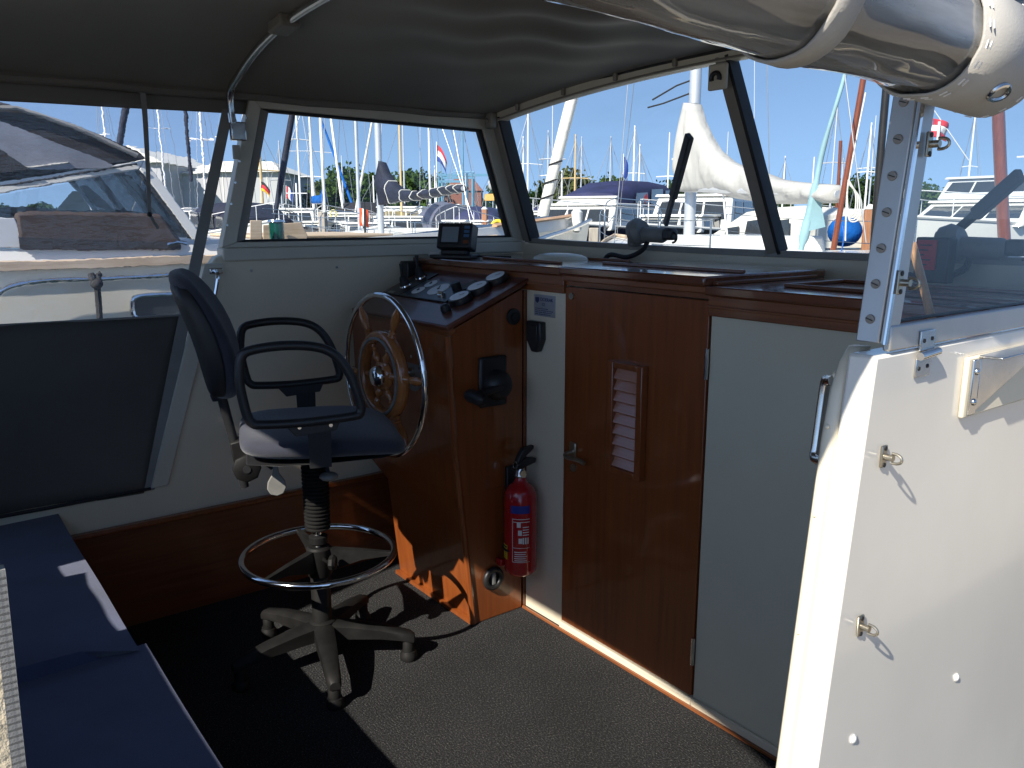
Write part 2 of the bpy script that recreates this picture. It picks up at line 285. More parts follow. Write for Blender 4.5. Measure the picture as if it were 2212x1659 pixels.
# ------------------------------------------------------------------ mesh helpers
class MB:
    def __init__(s): s.v = []; s.f = []
    def add(s, vs, fs):
        o = len(s.v); s.v += [tuple(p) for p in vs]; s.f += [tuple(i+o for i in q) for q in fs]; return s
    def box(s, x0, x1, y0, y1, z0, z1):
        return s.add([(x0,y0,z0),(x1,y0,z0),(x1,y1,z0),(x0,y1,z0),(x0,y0,z1),(x1,y0,z1),(x1,y1,z1),(x0,y1,z1)],
                     [(0,3,2,1),(4,5,6,7),(0,1,5,4),(1,2,6,5),(2,3,7,6),(3,0,4,7)])
    def hexa(s, bot, top):                                # two rings of equal length -> closed solid
        n = len(bot); return s.add(list(bot)+list(top), [tuple(range(n-1, -1, -1)), tuple(range(n, 2*n))]+[(i, (i+1) % n, n+(i+1) % n, n+i) for i in range(n)])
    def prism(s, poly, axis, a, b):                       # poly in the two remaining axes (in xyz order)
        def mk(p, t): return {'x': (t, p[0], p[1]), 'y': (p[0], t, p[1]), 'z': (p[0], p[1], t)}[axis]
        return s.hexa([mk(p, a) for p in poly], [mk(p, b) for p in poly])
    def beam(s, p0, p1, w, h, up=(0, 0, 1)):
        p0 = Vector(p0); p1 = Vector(p1); d = (p1-p0).normalized(); sd_ = d.cross(Vector(up)).normalized(); u = sd_.cross(d)
        q = [sd_*w/2+u*h/2, -sd_*w/2+u*h/2, -sd_*w/2-u*h/2, sd_*w/2-u*h/2]
        return s.hexa([p0+a for a in q], [p1+a for a in q])
    def tube(s, path, r, n=8, closed=False, caps=True):
        P = [Vector(p) for p in path]; m = len(P); rr = r if isinstance(r, (list, tuple)) else [r]*m
        ring = []; prev = None
        for i in range(m):
            a = P[(i-1) % m] if (closed or i > 0) else P[i]; b = P[(i+1) % m] if (closed or i < m-1) else P[i]
            t = (b-a).normalized()
            if prev is None:
                ref = Vector((0, 0, 1)) if abs(t.z) < .9 else Vector((1, 0, 0)); nrm = t.cross(ref).normalized()
            else:
                nrm = (prev-t*prev.dot(t)).normalized()
            prev = nrm; bn = t.cross(nrm)
            ring.append([P[i]+(nrm*math.cos(2*math.pi*k/n)+bn*math.sin(2*math.pi*k/n))*rr[i] for k in range(n)])
        vs = [p for q in ring for p in q]; fs = []
        for i in range(m if closed else m-1):
            j = (i+1) % m
            for k in range(n): fs.append((i*n+k, i*n+(k+1) % n, j*n+(k+1) % n, j*n+k))
        if caps and not closed: fs += [tuple(range(n-1, -1, -1)), tuple((m-1)*n+k for k in range(n))]
        return s.add(vs, fs)
    def lathe(s, prof, n=24, mx=None):                    # prof: (radius, height)
        mx = mx or Matrix(); vs = []; fs = []; m = len(prof)
        for r, h in prof:
            for k in range(n): a = 2*math.pi*k/n; vs.append(mx @ Vector((r*math.cos(a), r*math.sin(a), h)))
        for i in range(m-1):
            for k in range(n): fs.append((i*n+k, i*n+(k+1) % n, (i+1)*n+(k+1) % n, (i+1)*n+k))
        fs += [tuple(range(n-1, -1, -1)), tuple((m-1)*n+k for k in range(n))]
        return s.add(vs, fs)
    def disc(s, c, nrm, r, h, n=20):
        q = Vector(nrm).to_track_quat('Z', 'Y').to_matrix().to_4x4(); return s.lathe([(r, 0), (r, h)], n, Matrix.Translation(c) @ q)
    def grid(s, nu, nv, fn, wrap=False):
        vs = [fn(i/(nu-1), j/(nv-1)) for i in range(nu) for j in range(nv)]
        fs = [(i*nv+j, (i+1)*nv+j, (i+1)*nv+j+1, i*nv+j+1) for i in range(nu-1) for j in range(nv-1)]
        return s.add(vs, fs)
    def loft(s, rings, caps=True):
        n = len(rings[0]); vs = [p for q in rings for p in q]; fs = []
        for i in range(len(rings)-1):
            for k in range(n): fs.append((i*n+k, i*n+(k+1) % n, (i+1)*n+(k+1) % n, (i+1)*n+k))
        if caps: fs += [tuple(range(n-1, -1, -1)), tuple((len(rings)-1)*n+k for k in range(n))]
        return s.add(vs, fs)
    def ball(s, c, r, n=12, sq=(1, 1, 1)):
        pr = []
        for i in range(1, n): a = math.pi*i/n-math.pi/2; pr.append((math.cos(a), math.sin(a)))
        return s.lathe([(.02, -1)]+pr+[(.02, 1)], n*2, Matrix.Translation(c) @ Matrix.Diagonal((r*sq[0], r*sq[1], r*sq[2], 1)))
    def build(s, name, m, parent=None, bev=0., smooth=True, ang=38, local=False, sub=0, solid=0., kind=None, seg=2):
        me = bpy.data.meshes.new(name); me.from_pydata(s.v, [], s.f); me.validate(); me.update()
        if smooth:
            me.polygons.foreach_set('use_smooth', [True]*len(me.polygons))
            if not sub: me.set_sharp_from_angle(angle=R(ang))
        me.materials.append(M[m] if isinstance(m, str) else m)
        o = bpy.data.objects.new(name, me); col.objects.link(o)
        if parent is not None:
            o.parent = parent
            if not local and parent.type == 'EMPTY':
                o.matrix_parent_inverse = (Matrix.Translation(parent.location) @ parent.rotation_euler.to_matrix().to_4x4()).inverted()
        if solid: md = o.modifiers.new('solidify', 'SOLIDIFY'); md.thickness = solid; md.offset = 0
        if bev: md = o.modifiers.new('bevel', 'BEVEL'); md.width = bev; md.segments = seg; md.limit_method = 'ANGLE'; md.angle_limit = R(40)
        if sub: md = o.modifiers.new('subsurf', 'SUBSURF'); md.levels = sub; md.render_levels = sub
        if kind: o['kind'] = kind
        return o
def B(): return MB()
def tag(o, label, cat, group=None):
    o['label'] = label; o['category'] = cat
    if group: o['group'] = group
    return o
def thing(name, label, cat, loc=(0, 0, 0), rotz=0, group=None):
    o = bpy.data.objects.new(name, None); col.objects.link(o); o.empty_display_size = .1
    o.location = loc; o.rotation_euler = (0, 0, rotz); return tag(o, label, cat, group)
def struct(o): o['kind'] = 'structure'; return o
def text(s, size, mx, m, name, parent, ext=.0004, local=False):
    cu = bpy.data.curves.new('t', 'FONT'); cu.body = s; cu.size = size; cu.extrude = ext; cu.align_x = 'CENTER'; cu.align_y = 'CENTER'; cu.resolution_u = 3
    ob = bpy.data.objects.new('t', cu); col.objects.link(ob)
    dg = bpy.context.evaluated_depsgraph_get(); dg.update()
    me = bpy.data.meshes.new_from_object(ob.evaluated_get(dg)); bpy.data.objects.remove(ob); bpy.data.curves.remove(cu)
    b = MB(); b.add([mx @ v.co for v in me.vertices], [tuple(p.vertices) for p in me.polygons]); bpy.data.meshes.remove(me)
    return b.build(name, m, parent, smooth=False, local=local)
def arc(c, r, a0, a1, n, ax='xz'):
    out = []
    for i in range(n+1):
        a = R(a0+(a1-a0)*i/n); p = Vector(c)
        if ax == 'xz': p += Vector((r*math.cos(a), 0, r*math.sin(a)))
        elif ax == 'xy': p += Vector((r*math.cos(a), r*math.sin(a), 0))
        else: p += Vector((0, r*math.cos(a), r*math.sin(a)))
        out.append(p)
    return out
def smooth_path(pts, n=6):                                # Catmull-Rom
    P = [Vector(p) for p in pts]; out = []
    for i in range(len(P)-1):
        a = P[max(i-1, 0)]; b = P[i]; c = P[i+1]; d = P[min(i+2, len(P)-1)]
        for k in range(n):
            t = k/n; out.append(.5*((2*b)+(c-a)*t+(2*a-5*b+4*c-d)*t*t+(3*b-a-3*c+d)*t**3))
    out.append(P[-1]); return out
WZ = -0.55                                                # water level


# ================================================================== SETTING: water, land
b = B().add([(-900, -900, WZ), (900, -900, WZ), (900, 1200, WZ), (-900, 1200, WZ)], [(0, 1, 2, 3)]); struct(b.build('water', 'water', smooth=False))
q0, q1, q2, q3 = bz(-2500, 95, 0), bz(4600, 95, 0), bz(4600, 700, 0), bz(-2500, 700, 0)
b = B().hexa([(p.x, p.y, WZ-1) for p in (q0, q1, q2, q3)], [(p.x, p.y, .15) for p in (q0, q1, q2, q3)]); struct(b.build('grass_bank', 'grass', smooth=False))
jet = struct(B().box(.55, 2.4, -9, 12, -.05, -.01).build('bounce_jetty', 'bounce_jetty', smooth=False))  # out of view, added for bounce light and reflections on the near side
yy = -9.0; k = 0
pm = None
while yy < 12:
    bb = B().box(.5, 2.45, 0, .14, -.0098, .03); 
    if pm is None: o = bb.build('bounce_plank', 'bounce_jetty', jet, smooth=False); pm = o.data
    else: o = bpy.data.objects.new('bounce_plank', pm); col.objects.link(o); o.parent = jet
    o.location = (0, yy, 0); yy += .15

# ================================================================== OWN BOAT: shell of the cockpit
XP, XS, XC, YB = -2.81, -.352, -1.58, 1.66
struct(B().box(-2.86, -.36, -2.2, 2.2, -.04, 0).build('cockpit_floor', 'carpet', smooth=False))
# hull below the cockpit, so that the boat floats
hb = []
for y, hw in ((-4.5, 1.05), (-2, 1.22), (1, 1.26), (3, 1.2), (5, .95), (6.5, .45), (7.2, .05)):
    hb.append([(XC+hw, y, -.05), (XC+hw*.97, y, WZ+.1), (XC+hw*.7, y, WZ-.4), (XC-hw*.7, y, WZ-.4), (XC-hw*.97, y, WZ+.1), (XC-hw, y, -.05)])
struct(B().loft(hb).build('boat_hull', 'gel', ang=60))

# port wall
pw = thing('cockpit_wall', 'cream gelcoat cockpit side wall behind the office chair', 'wall', (XP, 1, 0)); 
poly = [(-1.5, .3), (2.25, .3), (2.25, 1.235), (.93, 1.235), (.885, 1.22), (.86, 1.19), (.63, .465), (-1.5, .455)]
B().prism(poly, 'x', XP-.05, XP).build('wall_panel', 'cream', pw, bev=.006)
B().box(XP-.055, XP+.016, .905, 2.2, 1.205, 1.2495).build('coaming_cap', 'frame_paint', pw, bev=.006)
B().prism([(.845, 1.20), (.905, 1.20), (.668, .463), (.612, .463)], 'x', XP-.001, XP+.012).build('edge_trim', 'frame_paint', pw, bev=.004)
B().box(XP+.001, XP+.02, -1.5, 1.645, 0.001, .338).build('kick_panel', 'mahog_dark', pw, bev=.003)
B().box(XP+.001, XP+.034, -1.5, 1.645, .339, .358).build('cap_moulding', 'mahog', pw, bev=.006)
for y in (1.0, 1.32): B().disc((XP+.002, y, 1.17), (1, 0, 0), .0045, .003, 10).build('screw', 'steel', pw)
g = thing('grab_handle', 'small chrome grab handle at the top corner of the far cockpit wall', 'handle', (XP, .86, 1.2))
B().tube(smooth_path([(XP+.012, .875, 1.175), (XP+.045, .872, 1.165), (XP+.05, .862, 1.12), (XP+.047, .846, 1.06), (XP+.012, .842, 1.05)], 5), .007, 8).build('bar', 'chrome', g)
B().box(XP+.012, XP+.018, .855, .90, 1.165, 1.185).build('base_plate', 'chrome', g, bev=.004)
B().box(XP+.012, XP+.018, .825, .86, 1.04, 1.058).build('base_plate', 'chrome', g, bev=.004)

# port side window
sw = thing('side_window', 'large side window with grey frame above the far cockpit wall', 'window', (XP, 1.5, 1.25))
o0 = [(.905, 1.25), (1.035, 1.757), (2.04, 1.742), (2.21, 1.25)]; i0 = [(.957, 1.268), (1.068, 1.712), (1.985, 1.700), (2.135, 1.268)]
for k, nm in enumerate(('aft_stile', 'top_rail', 'front_stile', 'bottom_rail')):
    j = (k+1) % 4
    B().prism([o0[k], o0[j], i0[j], i0[k]], 'x', XP-.04, XP+(.006 if k % 2 else .0055)).build(nm, 'frame_paint', sw, bev=.003)
i1 = [(.99, 1.276), (1.098, 1.702), (1.972, 1.690), (2.118, 1.276)]
for k in range(4):
    j = (k+1) % 4; i0b = [(a+(.0005 if a < 1.5 else -.0005), c+(.0005 if c < 1.5 else -.0005)) for a, c in i0]
    B().prism([i0b[k], i0b[j], i1[j], i1[k]], 'x', XP-.03, XP-.006).build('gasket', 'alu_dull' if k == 0 else 'rubber', sw)
B().add([(XP-.02, y, z) for y, z in i1], [(0, 1, 2, 3)]).build('pane', 'glass', sw, smooth=False)
for q in range(6):
    t = (q+.5)/6; y = .918+.11*t; z = 1.29+.42*t
    B().disc((XP+.0058, y, z), (1, 0, 0), .004, .003, 8).build('screw', 'steel', sw)

# windscreen
wsd = thing('windscreen', 'arched aluminium framed windscreen in two panes over the dashboard', 'windscreen', (XC, 2.2, 1.2))
def ws_top(x):
    t = (x-XC)/1.23; return Vector((x, 2.035+.03*(1-t*t), 1.742+.085*(1-abs(t)**2.2)))
def ws_bot(x, z=1.252):
    t = (x-XC)/1.23; return Vector((x, 2.2+.05*(1-t*t), z-.018*(1-t*t)))
xs = [XC-1.2+2.4*i/24 for i in range(25)]
B().loft([[ws_top(x)+Vector(a) for a in ((0, -.02, -.022), (0, .02, -.022), (0, .02, .022), (0, -.02, .022))] for x in xs]).build('top_rail', 'frame_paint', wsd, ang=60)
B().tube([ws_top(x)+Vector((0, -.021, -.016)) for x in xs], .0035, 6).build('rail_bead', 'alu_dull', wsd)
for k in range(9):
    p = ws_top(-2.62+.26*k); B().box(p.x-.008, p.x+.008, p.y-.034, p.y-.021, p.z-.012, p.z+.014).build('clip', 'alu_dull', wsd, bev=.004)
B().loft([[ws_bot(x)+Vector(a) for a in ((0, -.03, -.075), (0, .03, -.075), (0, .03, -.006), (0, -.03, -.006))] for x in xs]).build('sill', 'cream', wsd, ang=60)
B().loft([[ws_bot(x)+Vector(a) for a in ((0, -.022, -.005), (0, .022, -.005), (0, .022, .014), (0, -.022, .014))] for x in xs]).build('bottom_rail', 'alu_dull', wsd, ang=60)
def post(x, w, nm, m, par, dx=0):
    a = ws_bot(x, 1.26); c = ws_top(x+dx); return B().beam(a, c, w, .045, (0, -1, .3)).build(nm, m, par, bev=.005)
post(XC, .042, 'centre_mullion', 'alu_dull', wsd, -.095)
B().beam(ws_bot(XC+.026, 1.262), ws_top(XC-.069), .011, .05, (0, -1, .3)).build('mullion_gasket', 'rubber', wsd)
post(XC-1.195, .045, 'corner_post', 'alu_dull', wsd); post(XC+1.195, .045, 'corner_post', 'alu_dull', wsd)
B().beam(ws_bot(XC-1.165, 1.262), ws_top(XC-1.165), .012, .05, (0, -1, .3)).build('corner_gasket', 'rubber', wsd)
for x0, x1, d0, d1 in ((XC-1.16, XC-.02, 0, -.095), (XC+.03, XC+1.16, -.095, 0)):
    B().grid(13, 2, lambda u, v: (ws_bot(x0+(x1-x0)*u, 1.26).lerp(ws_top(x0+(x1-x0)*u+d0+(d1-d0)*u), v))).build('pane', 'ws_glass', wsd)
p = ws_top(XC-.085)-Vector((0, .027, .06))
cl = thing('hook_plate', 'square cream plate with a dark hook at the top of the centre mullion', 'hook', p)
B().box(p.x-.034, p.x+.034, p.y-.012, p.y+.002, p.z-.045, p.z+.03).build('plate', 'frame_paint', cl, bev=.006)
B().tube(arc((p.x, p.y-.017, p.z-.012), .015, -25, 205, 10), .007, 8).build('hook', 'black', cl)
p = Vector((XP+.03, 2.03, 1.735)); cf = thing('corner_fitting', 'metal corner joint where the side window meets the windscreen', 'fitting', p)
B().box(p.x-.02, p.x+.03, p.y-.045, p.y-.012, p.z-.035, p.z+.03).build('joint', 'alu_dull', cf, bev=.01)
B().tube([(p.x+.005, p.y-.05, p.z-.005), (p.x+.005, p.y-.03, p.z-.005)], .01, 10).build('bolt', 'steel', cf)

# wipers
def wiper(wp, lab, a0, a1):
    wi = thing('windscreen_wiper', lab, 'wiper', wp)
    B().lathe([(.02, 0), (.046, .006), (.048, .03), (.034, .05)], 20, Matrix.Translation(wp+Vector((-.04, -.01, .0))) @ Matrix.Rotation(R(75), 4, 'Y')).build('gearbox', 'grey_pl', wi)
    B().box(wp.x-.062, wp.x-.018, wp.y-.026, wp.y+.02, wp.z-.05, wp.z+.038).build('housing', 'grey_pl', wi, bev=.014)
    B().tube([(wp.x-.02, wp.y, wp.z-.004), (wp.x+.10, wp.y-.01, wp.z-.006), (wp.x+.115, wp.y-.01, wp.z-.006)], [.027, .027, .02], 18).build('motor', 'grey_pl', wi)
    B().box(wp.x+.112, wp.x+.155, wp.y-.03, wp.y+.01, wp.z-.022, wp.z+.018).build('terminal', 'black', wi, bev=.008)
    B().tube(arc((wp.x+.15, wp.y-.012, wp.z-.012), .018, -90, 90, 8), .004, 6).build('terminal_wire', 'black', wi)
    am = a0.lerp(a1, .52)
    B().beam(a0, am, .022, .014, (0, -1, .3)).build('arm', 'black', wi, bev=.003)
    B().beam(a0.lerp(a1, .33), a1, .034, .02, (0, -1, .3)).build('blade', 'rubber', wi, bev=.004)
    cp = smooth_path([wp+Vector((.03, -.01, -.03)), wp+Vector((.025, -.03, -.06)), wp+Vector((-.03, -.05, -.085)), wp+Vector((-.10, -.06, -.078)), wp+Vector((-.115, -.075, -.095)), wp+Vector((-.06, -.10, -.115)), wp+Vector((.03, -.11, -.118))], 6)
    B().tube(cp, .0085, 8).build('cable', 'rubber', wi)
wiper(ws_bot(-2.09, 1.31)+Vector((0, -.06, 0)), 'black windscreen wiper with grey motor in the left windscreen pane', ws_bot(-2.06, 1.34)+Vector((0, .02, 0)), ws_bot(-1.86, 1.63)-Vector((0, .105, 0)))
w2 = ony(2075, 530, 2.16); wiper(w2, 'black windscreen wiper with grey motor behind the near window glass', ony(2062, 502, 2.19), ony(2205, 377, 2.10))
nt_ = thing('notice_case', 'dark case with a red notice on the dashboard behind the near glass', 'notice', ony(2010, 600, 2.06))
c0, c1 = ony(1979, 512, 2.07), ony(2044, 604, 2.07)
B().box(c0.x, c1.x, 2.07, 2.11, min(c1.z, 1.19), c0.z).build('case', 'black', nt_, bev=.004)
c0, c1 = ony(1981, 518, 2.066), ony(2018, 584, 2.066); B().box(c0.x, c1.x, 2.066, 2.0695, c1.z, c0.z).build('notice', 'flag_r', nt_)
for k in range(5): B().box(c0.x+.008, c1.x-.012-.008*(k % 3), 2.0645, 2.0658, c0.z-.014-.012*k, c0.z-.011-.012*k).build('notice_print', 'flag_k', nt_)
tag(B().tube([onx(1970, 525, -.44), onx(1990, 600, -.43), onx(2013, 690, -.42)], .0045, 8).build('stick', 'teakv'), 'thin brown stick leaning inside the near window', 'stick')

# cabin roof seen over the sill
cr = thing('cabin_roof', 'glossy pale cabin roof of the boat just ahead of the windscreen', 'cabin roof', (XC, 4, 1.1))
B().loft([[(XC-hw, y, .9), (XC+hw, y, .9), (XC+hw, y, 1.165), (XC+hw*.7, y, 1.19), (XC, y, 1.20), (XC-hw*.7, y, 1.19), (XC-hw, y, 1.165)] for y, hw in ((2.27, .98), (3.5, .96), (4.6, .9), (5.3, .78))]).build('roof_shell', 'gel', cr, bev=.01, ang=50)
B().box(XC+.05, XC+.62, 2.7, 3.3, 1.199, 1.235).build('hatch', 'gel', cr, bev=.012)
dk = []
for y, hw in ((2.2, 1.24), (4, 1.15), (5.5, .85), (6.7, .4), (7.2, .05)): dk.append([(XC-hw, y, .55), (XC+hw, y, .55), (XC+hw, y, .6), (XC-hw, y, .6)])
struct(B().loft(dk).build('side_deck', 'gel', ang=60))
hbk = []
for y, hw in ((2.15, 1.245), (4, 1.16), (5.5, .86), (6.7, .41), (7.2, .06)): hbk.append([(XC-hw, y, -.05), (XC+hw, y, -.05), (XC+hw, y, .549), (XC-hw, y, .549)])
struct(B().loft(hbk).build('forward_hull', 'gel', ang=60))

# ------------------------------------------------------------------ bulkhead, door, dash
bk = thing('bulkhead', 'pale grey bulkhead panels either side of the mahogany cabin door', 'bulkhead', (XC, YB, 0))
B().box(-2.80, -2.106, YB-.012, YB+.03, 0.001, 1.118).build('corner_panel', 'mahog_dark', bk)
B().box(-2.105, -1.912, YB, YB+.04, 0.001, 1.15).build('side_panel', 'cream', bk, bev=.002)
B().box(-1.343, -.395, YB, YB+.04, 0.001, 1.105).build('side_panel', 'grey_panel', bk, bev=.002)
B().box(-1.911, -1.344, YB-.012, YB+.04, 0.001, .026).build('door_sill', 'cream', bk, bev=.004)
B().box(-1.343, -.395, YB-.012, YB-.0005, 0.001, .03).build('skirting', 'cream', bk, bev=.004)
B().box(-2.1, -.4, YB-.02, YB-.0125, .0005, .008).build('carpet_trim', 'mahog_x', bk)
B().box(-1.911, -1.344, YB+.001, YB+.04, 1.146, 1.16).build('door_header', 'mahog_x', bk)
dr = thing('cabin_door', 'varnished mahogany cabin door with a narrow louvred vent', 'door', (-1.63, YB, .03))
B().box(-1.907, -1.348, YB-.004, YB+.03, .03, 1.142).build('leaf', 'mahog', dr, bev=.002)
LX0, LX1, LZ0, LZ1 = -1.688, -1.55, .612, .945
for nm, q in (('louvre_frame', (LX0, LX0+.022, LZ0, LZ1)), ('louvre_frame', (LX1-.022, LX1, LZ0, LZ1)), ('louvre_frame', (LX0+.0222, LX1-.0222, LZ0, LZ0+.018)), ('louvre_frame', (LX0+.0222, LX1-.0222, LZ1-.018, LZ1))):
    B().box(q[0], q[1], YB-.030, YB-.0045, q[2], q[3]).build(nm, 'mahog', dr, bev=.003)
sm = None
for k in range(9):
    if sm is None:
        o = B().hexa([(LX0+.0225, YB-.026, .002), (LX1-.0225, YB-.026, .002), (LX1-.0225, YB-.022, -.002), (LX0+.0225, YB-.022, -.002)], [(LX0+.0225, YB-.009, .034), (LX1-.0225, YB-.009, .034), (LX1-.0225, YB-.005, .030), (LX0+.0225, YB-.005, .030)]).build('slat', 'slat', dr); sm = o
    else:
        o = sm.copy(); col.objects.link(o)
    o.location.z = LZ0+.02+k*.0328
hz = .628
hd = B().box(-1.872, -1.842, YB-.012, YB-.0045, hz-.022, hz+.03); hdo = hd.build('handle_plate', 'brass', dr, bev=.008)
B().tube(smooth_path([(-1.857, YB-.01, hz), (-1.857, YB-.04, hz-.004), (-1.835, YB-.048, hz-.008), (-1.79, YB-.046, hz-.006), (-1.765, YB-.042, hz-.012)], 5), .007, 8).build('handle', 'brass', hdo)
B().disc((-1.857, YB-.0045, hz-.055), (0, -1, 0), .013, .004, 16).build('keyhole', 'brass', dr)
B().disc((-1.875, YB-.0045, 1.115), (0, -1, 0), .010, .006, 12).build('catch', 'brass', dr)
for z in (.98, .17):
    B().tube([(-1.345, YB-.009, z-.04), (-1.345, YB-.009, z+.04)], .0055, 8).build('hinge', 'steel', dr)

db = thing('dashboard', 'varnished mahogany dashboard shelf below the windscreen', 'dashboard', (XC, 1.9, 1.15))
B().box(-2.792, -1.908, YB-.025, 2.165, 1.176, 1.200).build('top_board', 'mahog_top', db, bev=.004)
B().box(-1.907, -1.346, YB-.032, 2.165, 1.180, 1.205).build('sliding_hatch', 'mahog_top', db, bev=.005)
B().box(-1.345, -.40, YB-.03, 2.165, 1.158, 1.182).build('top_board', 'mahog_top', db, bev=.004)
for x0, x1, z0, z1, y in ((-2.785, -1.909, 1.120, 1.175, YB-.012), (-1.906, -1.347, 1.161, 1.179, YB-.02), (-1.344, -.40, 1.106, 1.157, YB-.016)):
    B().box(x0, x1, y, y+.015, z0, z1).build('fascia', 'mahog_x', db, bev=.003)
for x0, x1, z1, y in ((-2.785, -1.909, 1.146, YB-.018), (-1.344, -.40, 1.132, YB-.022)):
    B().box(x0, x1, y, y+.0055, z1-.006, z1+.001).build('fascia_bead', 'mahog_x', db, bev=.002)
for x0, x1, y0, y1, zt in ((-2.5, -2.06, 1.76, 1.775, 1.2), (-2.5, -2.0, 2.02, 2.03, 1.2), (-1.345, -1.33, YB, 2.1, 1.182), (-1.20, -.5, 1.75, 1.762, 1.182), (-1.2, -.5, 2.0, 2.012, 1.182), (-1.9, -1.36, 1.80, 1.812, 1.205), (-1.20, -1.188, 1.763, 1.999, 1.182)):
    B().box(x0, x1, y0, y1, zt+.0002, zt+.009).build('batten', 'mahog_dark', db, bev=.002)
B().lathe([(.105, 0), (.10, .008), (.08, .017), (.04, .022), (.01, .023)], 30, Matrix.Translation((-2.30, 1.97, 1.2003)) @ Matrix.Diagonal((1.15, .8, 1, 1))).build('vent_cap', 'cream', db)

# ------------------------------------------------------------------ helm console
hc = thing('helm_console', 'varnished mahogany helm console with sloping instrument top', 'console', (-2.36, 1.53, 0))
B().prism([(1.442, 0.001), (1.375, .62), (1.64, .62), (1.64, 0.001)], 'x', -2.615, -2.103).build('pedestal', 'mahog', hc, bev=.003)
B().hexa([(-2.615, 1.401, .39), (-2.1045, 1.401, .39), (-2.1045, 1.64, .39), (-2.615, 1.64, .39)], [(-2.765, 1.384, .47), (-2.1045, 1.384, .47), (-2.1045, 1.64, .47), (-2.765, 1.64, .47)]).build('flare', 'mahog', hc)
B().prism([(1.385, .465), (1.360, .74), (1.354, 1.006), (1.64, 1.125), (1.64, .465)], 'x', -2.77, -2.1015).build('upper_box', 'mahog', hc, bev=.003)
B().tube([(-2.107, 1.437, .004), (-2.107, 1.372, .62), (-2.105, 1.352, .99)], .011, 8).build('corner_moulding', 'mahog', hc)
B().box(-2.62, -2.105, 1.424, 1.4395, .0008, .014).build('skirting_bead', 'mahog', hc)
sl = math.atan2(.128, .308)
LM = Matrix.Translation((-2.42, 1.335, 1.012)) @ Matrix.Rotation(sl, 4, 'X')     # lid frame: x across, y up the slope, z out of the lid
def lid_box(x0, x1, y0, y1, z0, z1):
    vs = [(x0,y0,z0),(x1,y0,z0),(x1,y1,z0),(x0,y1,z0),(x0,y0,z1),(x1,y0,z1),(x1,y1,z1),(x0,y1,z1)]
    return B().add([LM @ Vector(p) for p in vs], [(0,3,2,1),(4,5,6,7),(0,1,5,4),(1,2,6,5),(2,3,7,6),(3,0,4,7)])
lid_box(-.30, .338, 0, .352, -.003, .015).build('lid', 'lid', hc, bev=.005)
lid_box(-.30, .33, .006, .03, -.022, -.0032).build('lid_moulding', 'mahog_x', hc, bev=.003)
def lid_xy(p):                                            # world point -> lid coordinates
    q = LM.inverted() @ Vector(p); return q.x, q.y
ip = lid_box(-.142, .160, .125, .252, .0155, .0215).build('instrument_panel', 'gloss_black', hc, bev=.002)
for (x, y, r) in ((-.083, .172, .0225), (-.078, .226, .0225), (.016, .196, .039)):
    B().lathe([(r+.003, 0), (r+.003, .002), (r, .0025)], 28, LM @ Matrix.Translation((x, y, .0216))).build('dial', 'dial', ip)
    B().beam(LM @ Vector((x, y, .0245)), LM @ Vector((x-r*.45, y+r*.55, .0245)), .003, .001).build('needle', 'flag_k', ip)
    B().lathe([(.006, 0), (.004, .002)], 10, LM @ Matrix.Translation((x, y, .0242))).build('needle_hub', 'flag_k', ip)
B().lathe([(.017, 0), (.017, .02), (.013, .024)], 16, LM @ Matrix.Translation((.105, .215, .0216))).build('start_button', 'black', ip)
B().lathe([(.014, 0), (.013, .008)], 16, LM @ Matrix.Translation((.09, .158, .0216))).build('key_switch', 'steel', ip)
B().beam(LM @ Vector((.075, .158, .032)), LM @ Vector((.105, .158, .032)), .006, .012).build('key', 'steel', ip)
B().beam(LM @ Vector((.14, .215, .03)), LM @ Vector((.175, .255, .035)), .012, .012).build('toggle', 'black', ip)
for x, y in ((.216, .150), (.217, .226), (.222, .302)):
    gq = B().lathe([(.040, 0), (.041, .004), (.038, .018), (.034, .020)], 28, LM @ Matrix.Translation((x, y, .0155))).build('round_gauge', 'gloss_black', hc)
    B().lathe([(.033, 0), (.032, .002)], 28, LM @ Matrix.Translation((x, y, .0358))).build('dial', 'dial', gq)
    B().beam(LM @ Vector((x, y, .0385)), LM @ Vector((x+.012, y+.014, .0385)), .002, .0008).build('needle', 'flag_k', gq)
B().lathe([(.016, 0), (.017, .008), (.013, .022), (.010, .024)], 14, LM @ Matrix.Translation((.224, .082, .0155))).build('knob', 'black', hc)
jp = lid_box(-.262, -.152, .125, .312, .0155, .0195).build('lever_panel', 'gloss_black', hc, bev=.001)
for y, l in ((.196, .062), (.268, .072)):
    x = -.212
    B().lathe([(.022, 0), (.021, .006), (.016, .016), (.014, .026), (.011, .034), (.006, .040)], 16, LM @ Matrix.Translation((x, y, .0196))).build('lever_boot', 'rubber', jp)
    B().lathe([(.024, 0), (.022, .005)], 16, LM @ Matrix.Translation((x, y, .0197))).build('boot_ring', 'chrome', jp)
    e = LM @ Vector((x, y, .055)); B().tube([e, e+Vector((-.012, .004, .03)), e+Vector((-.016, .006, .046))], [.005, .006, .008], 8).build('lever', 'black', jp)
lid_box(-.245, -.205, .132, .146, .0196, .021).build('panel_plate', 'brass', jp)
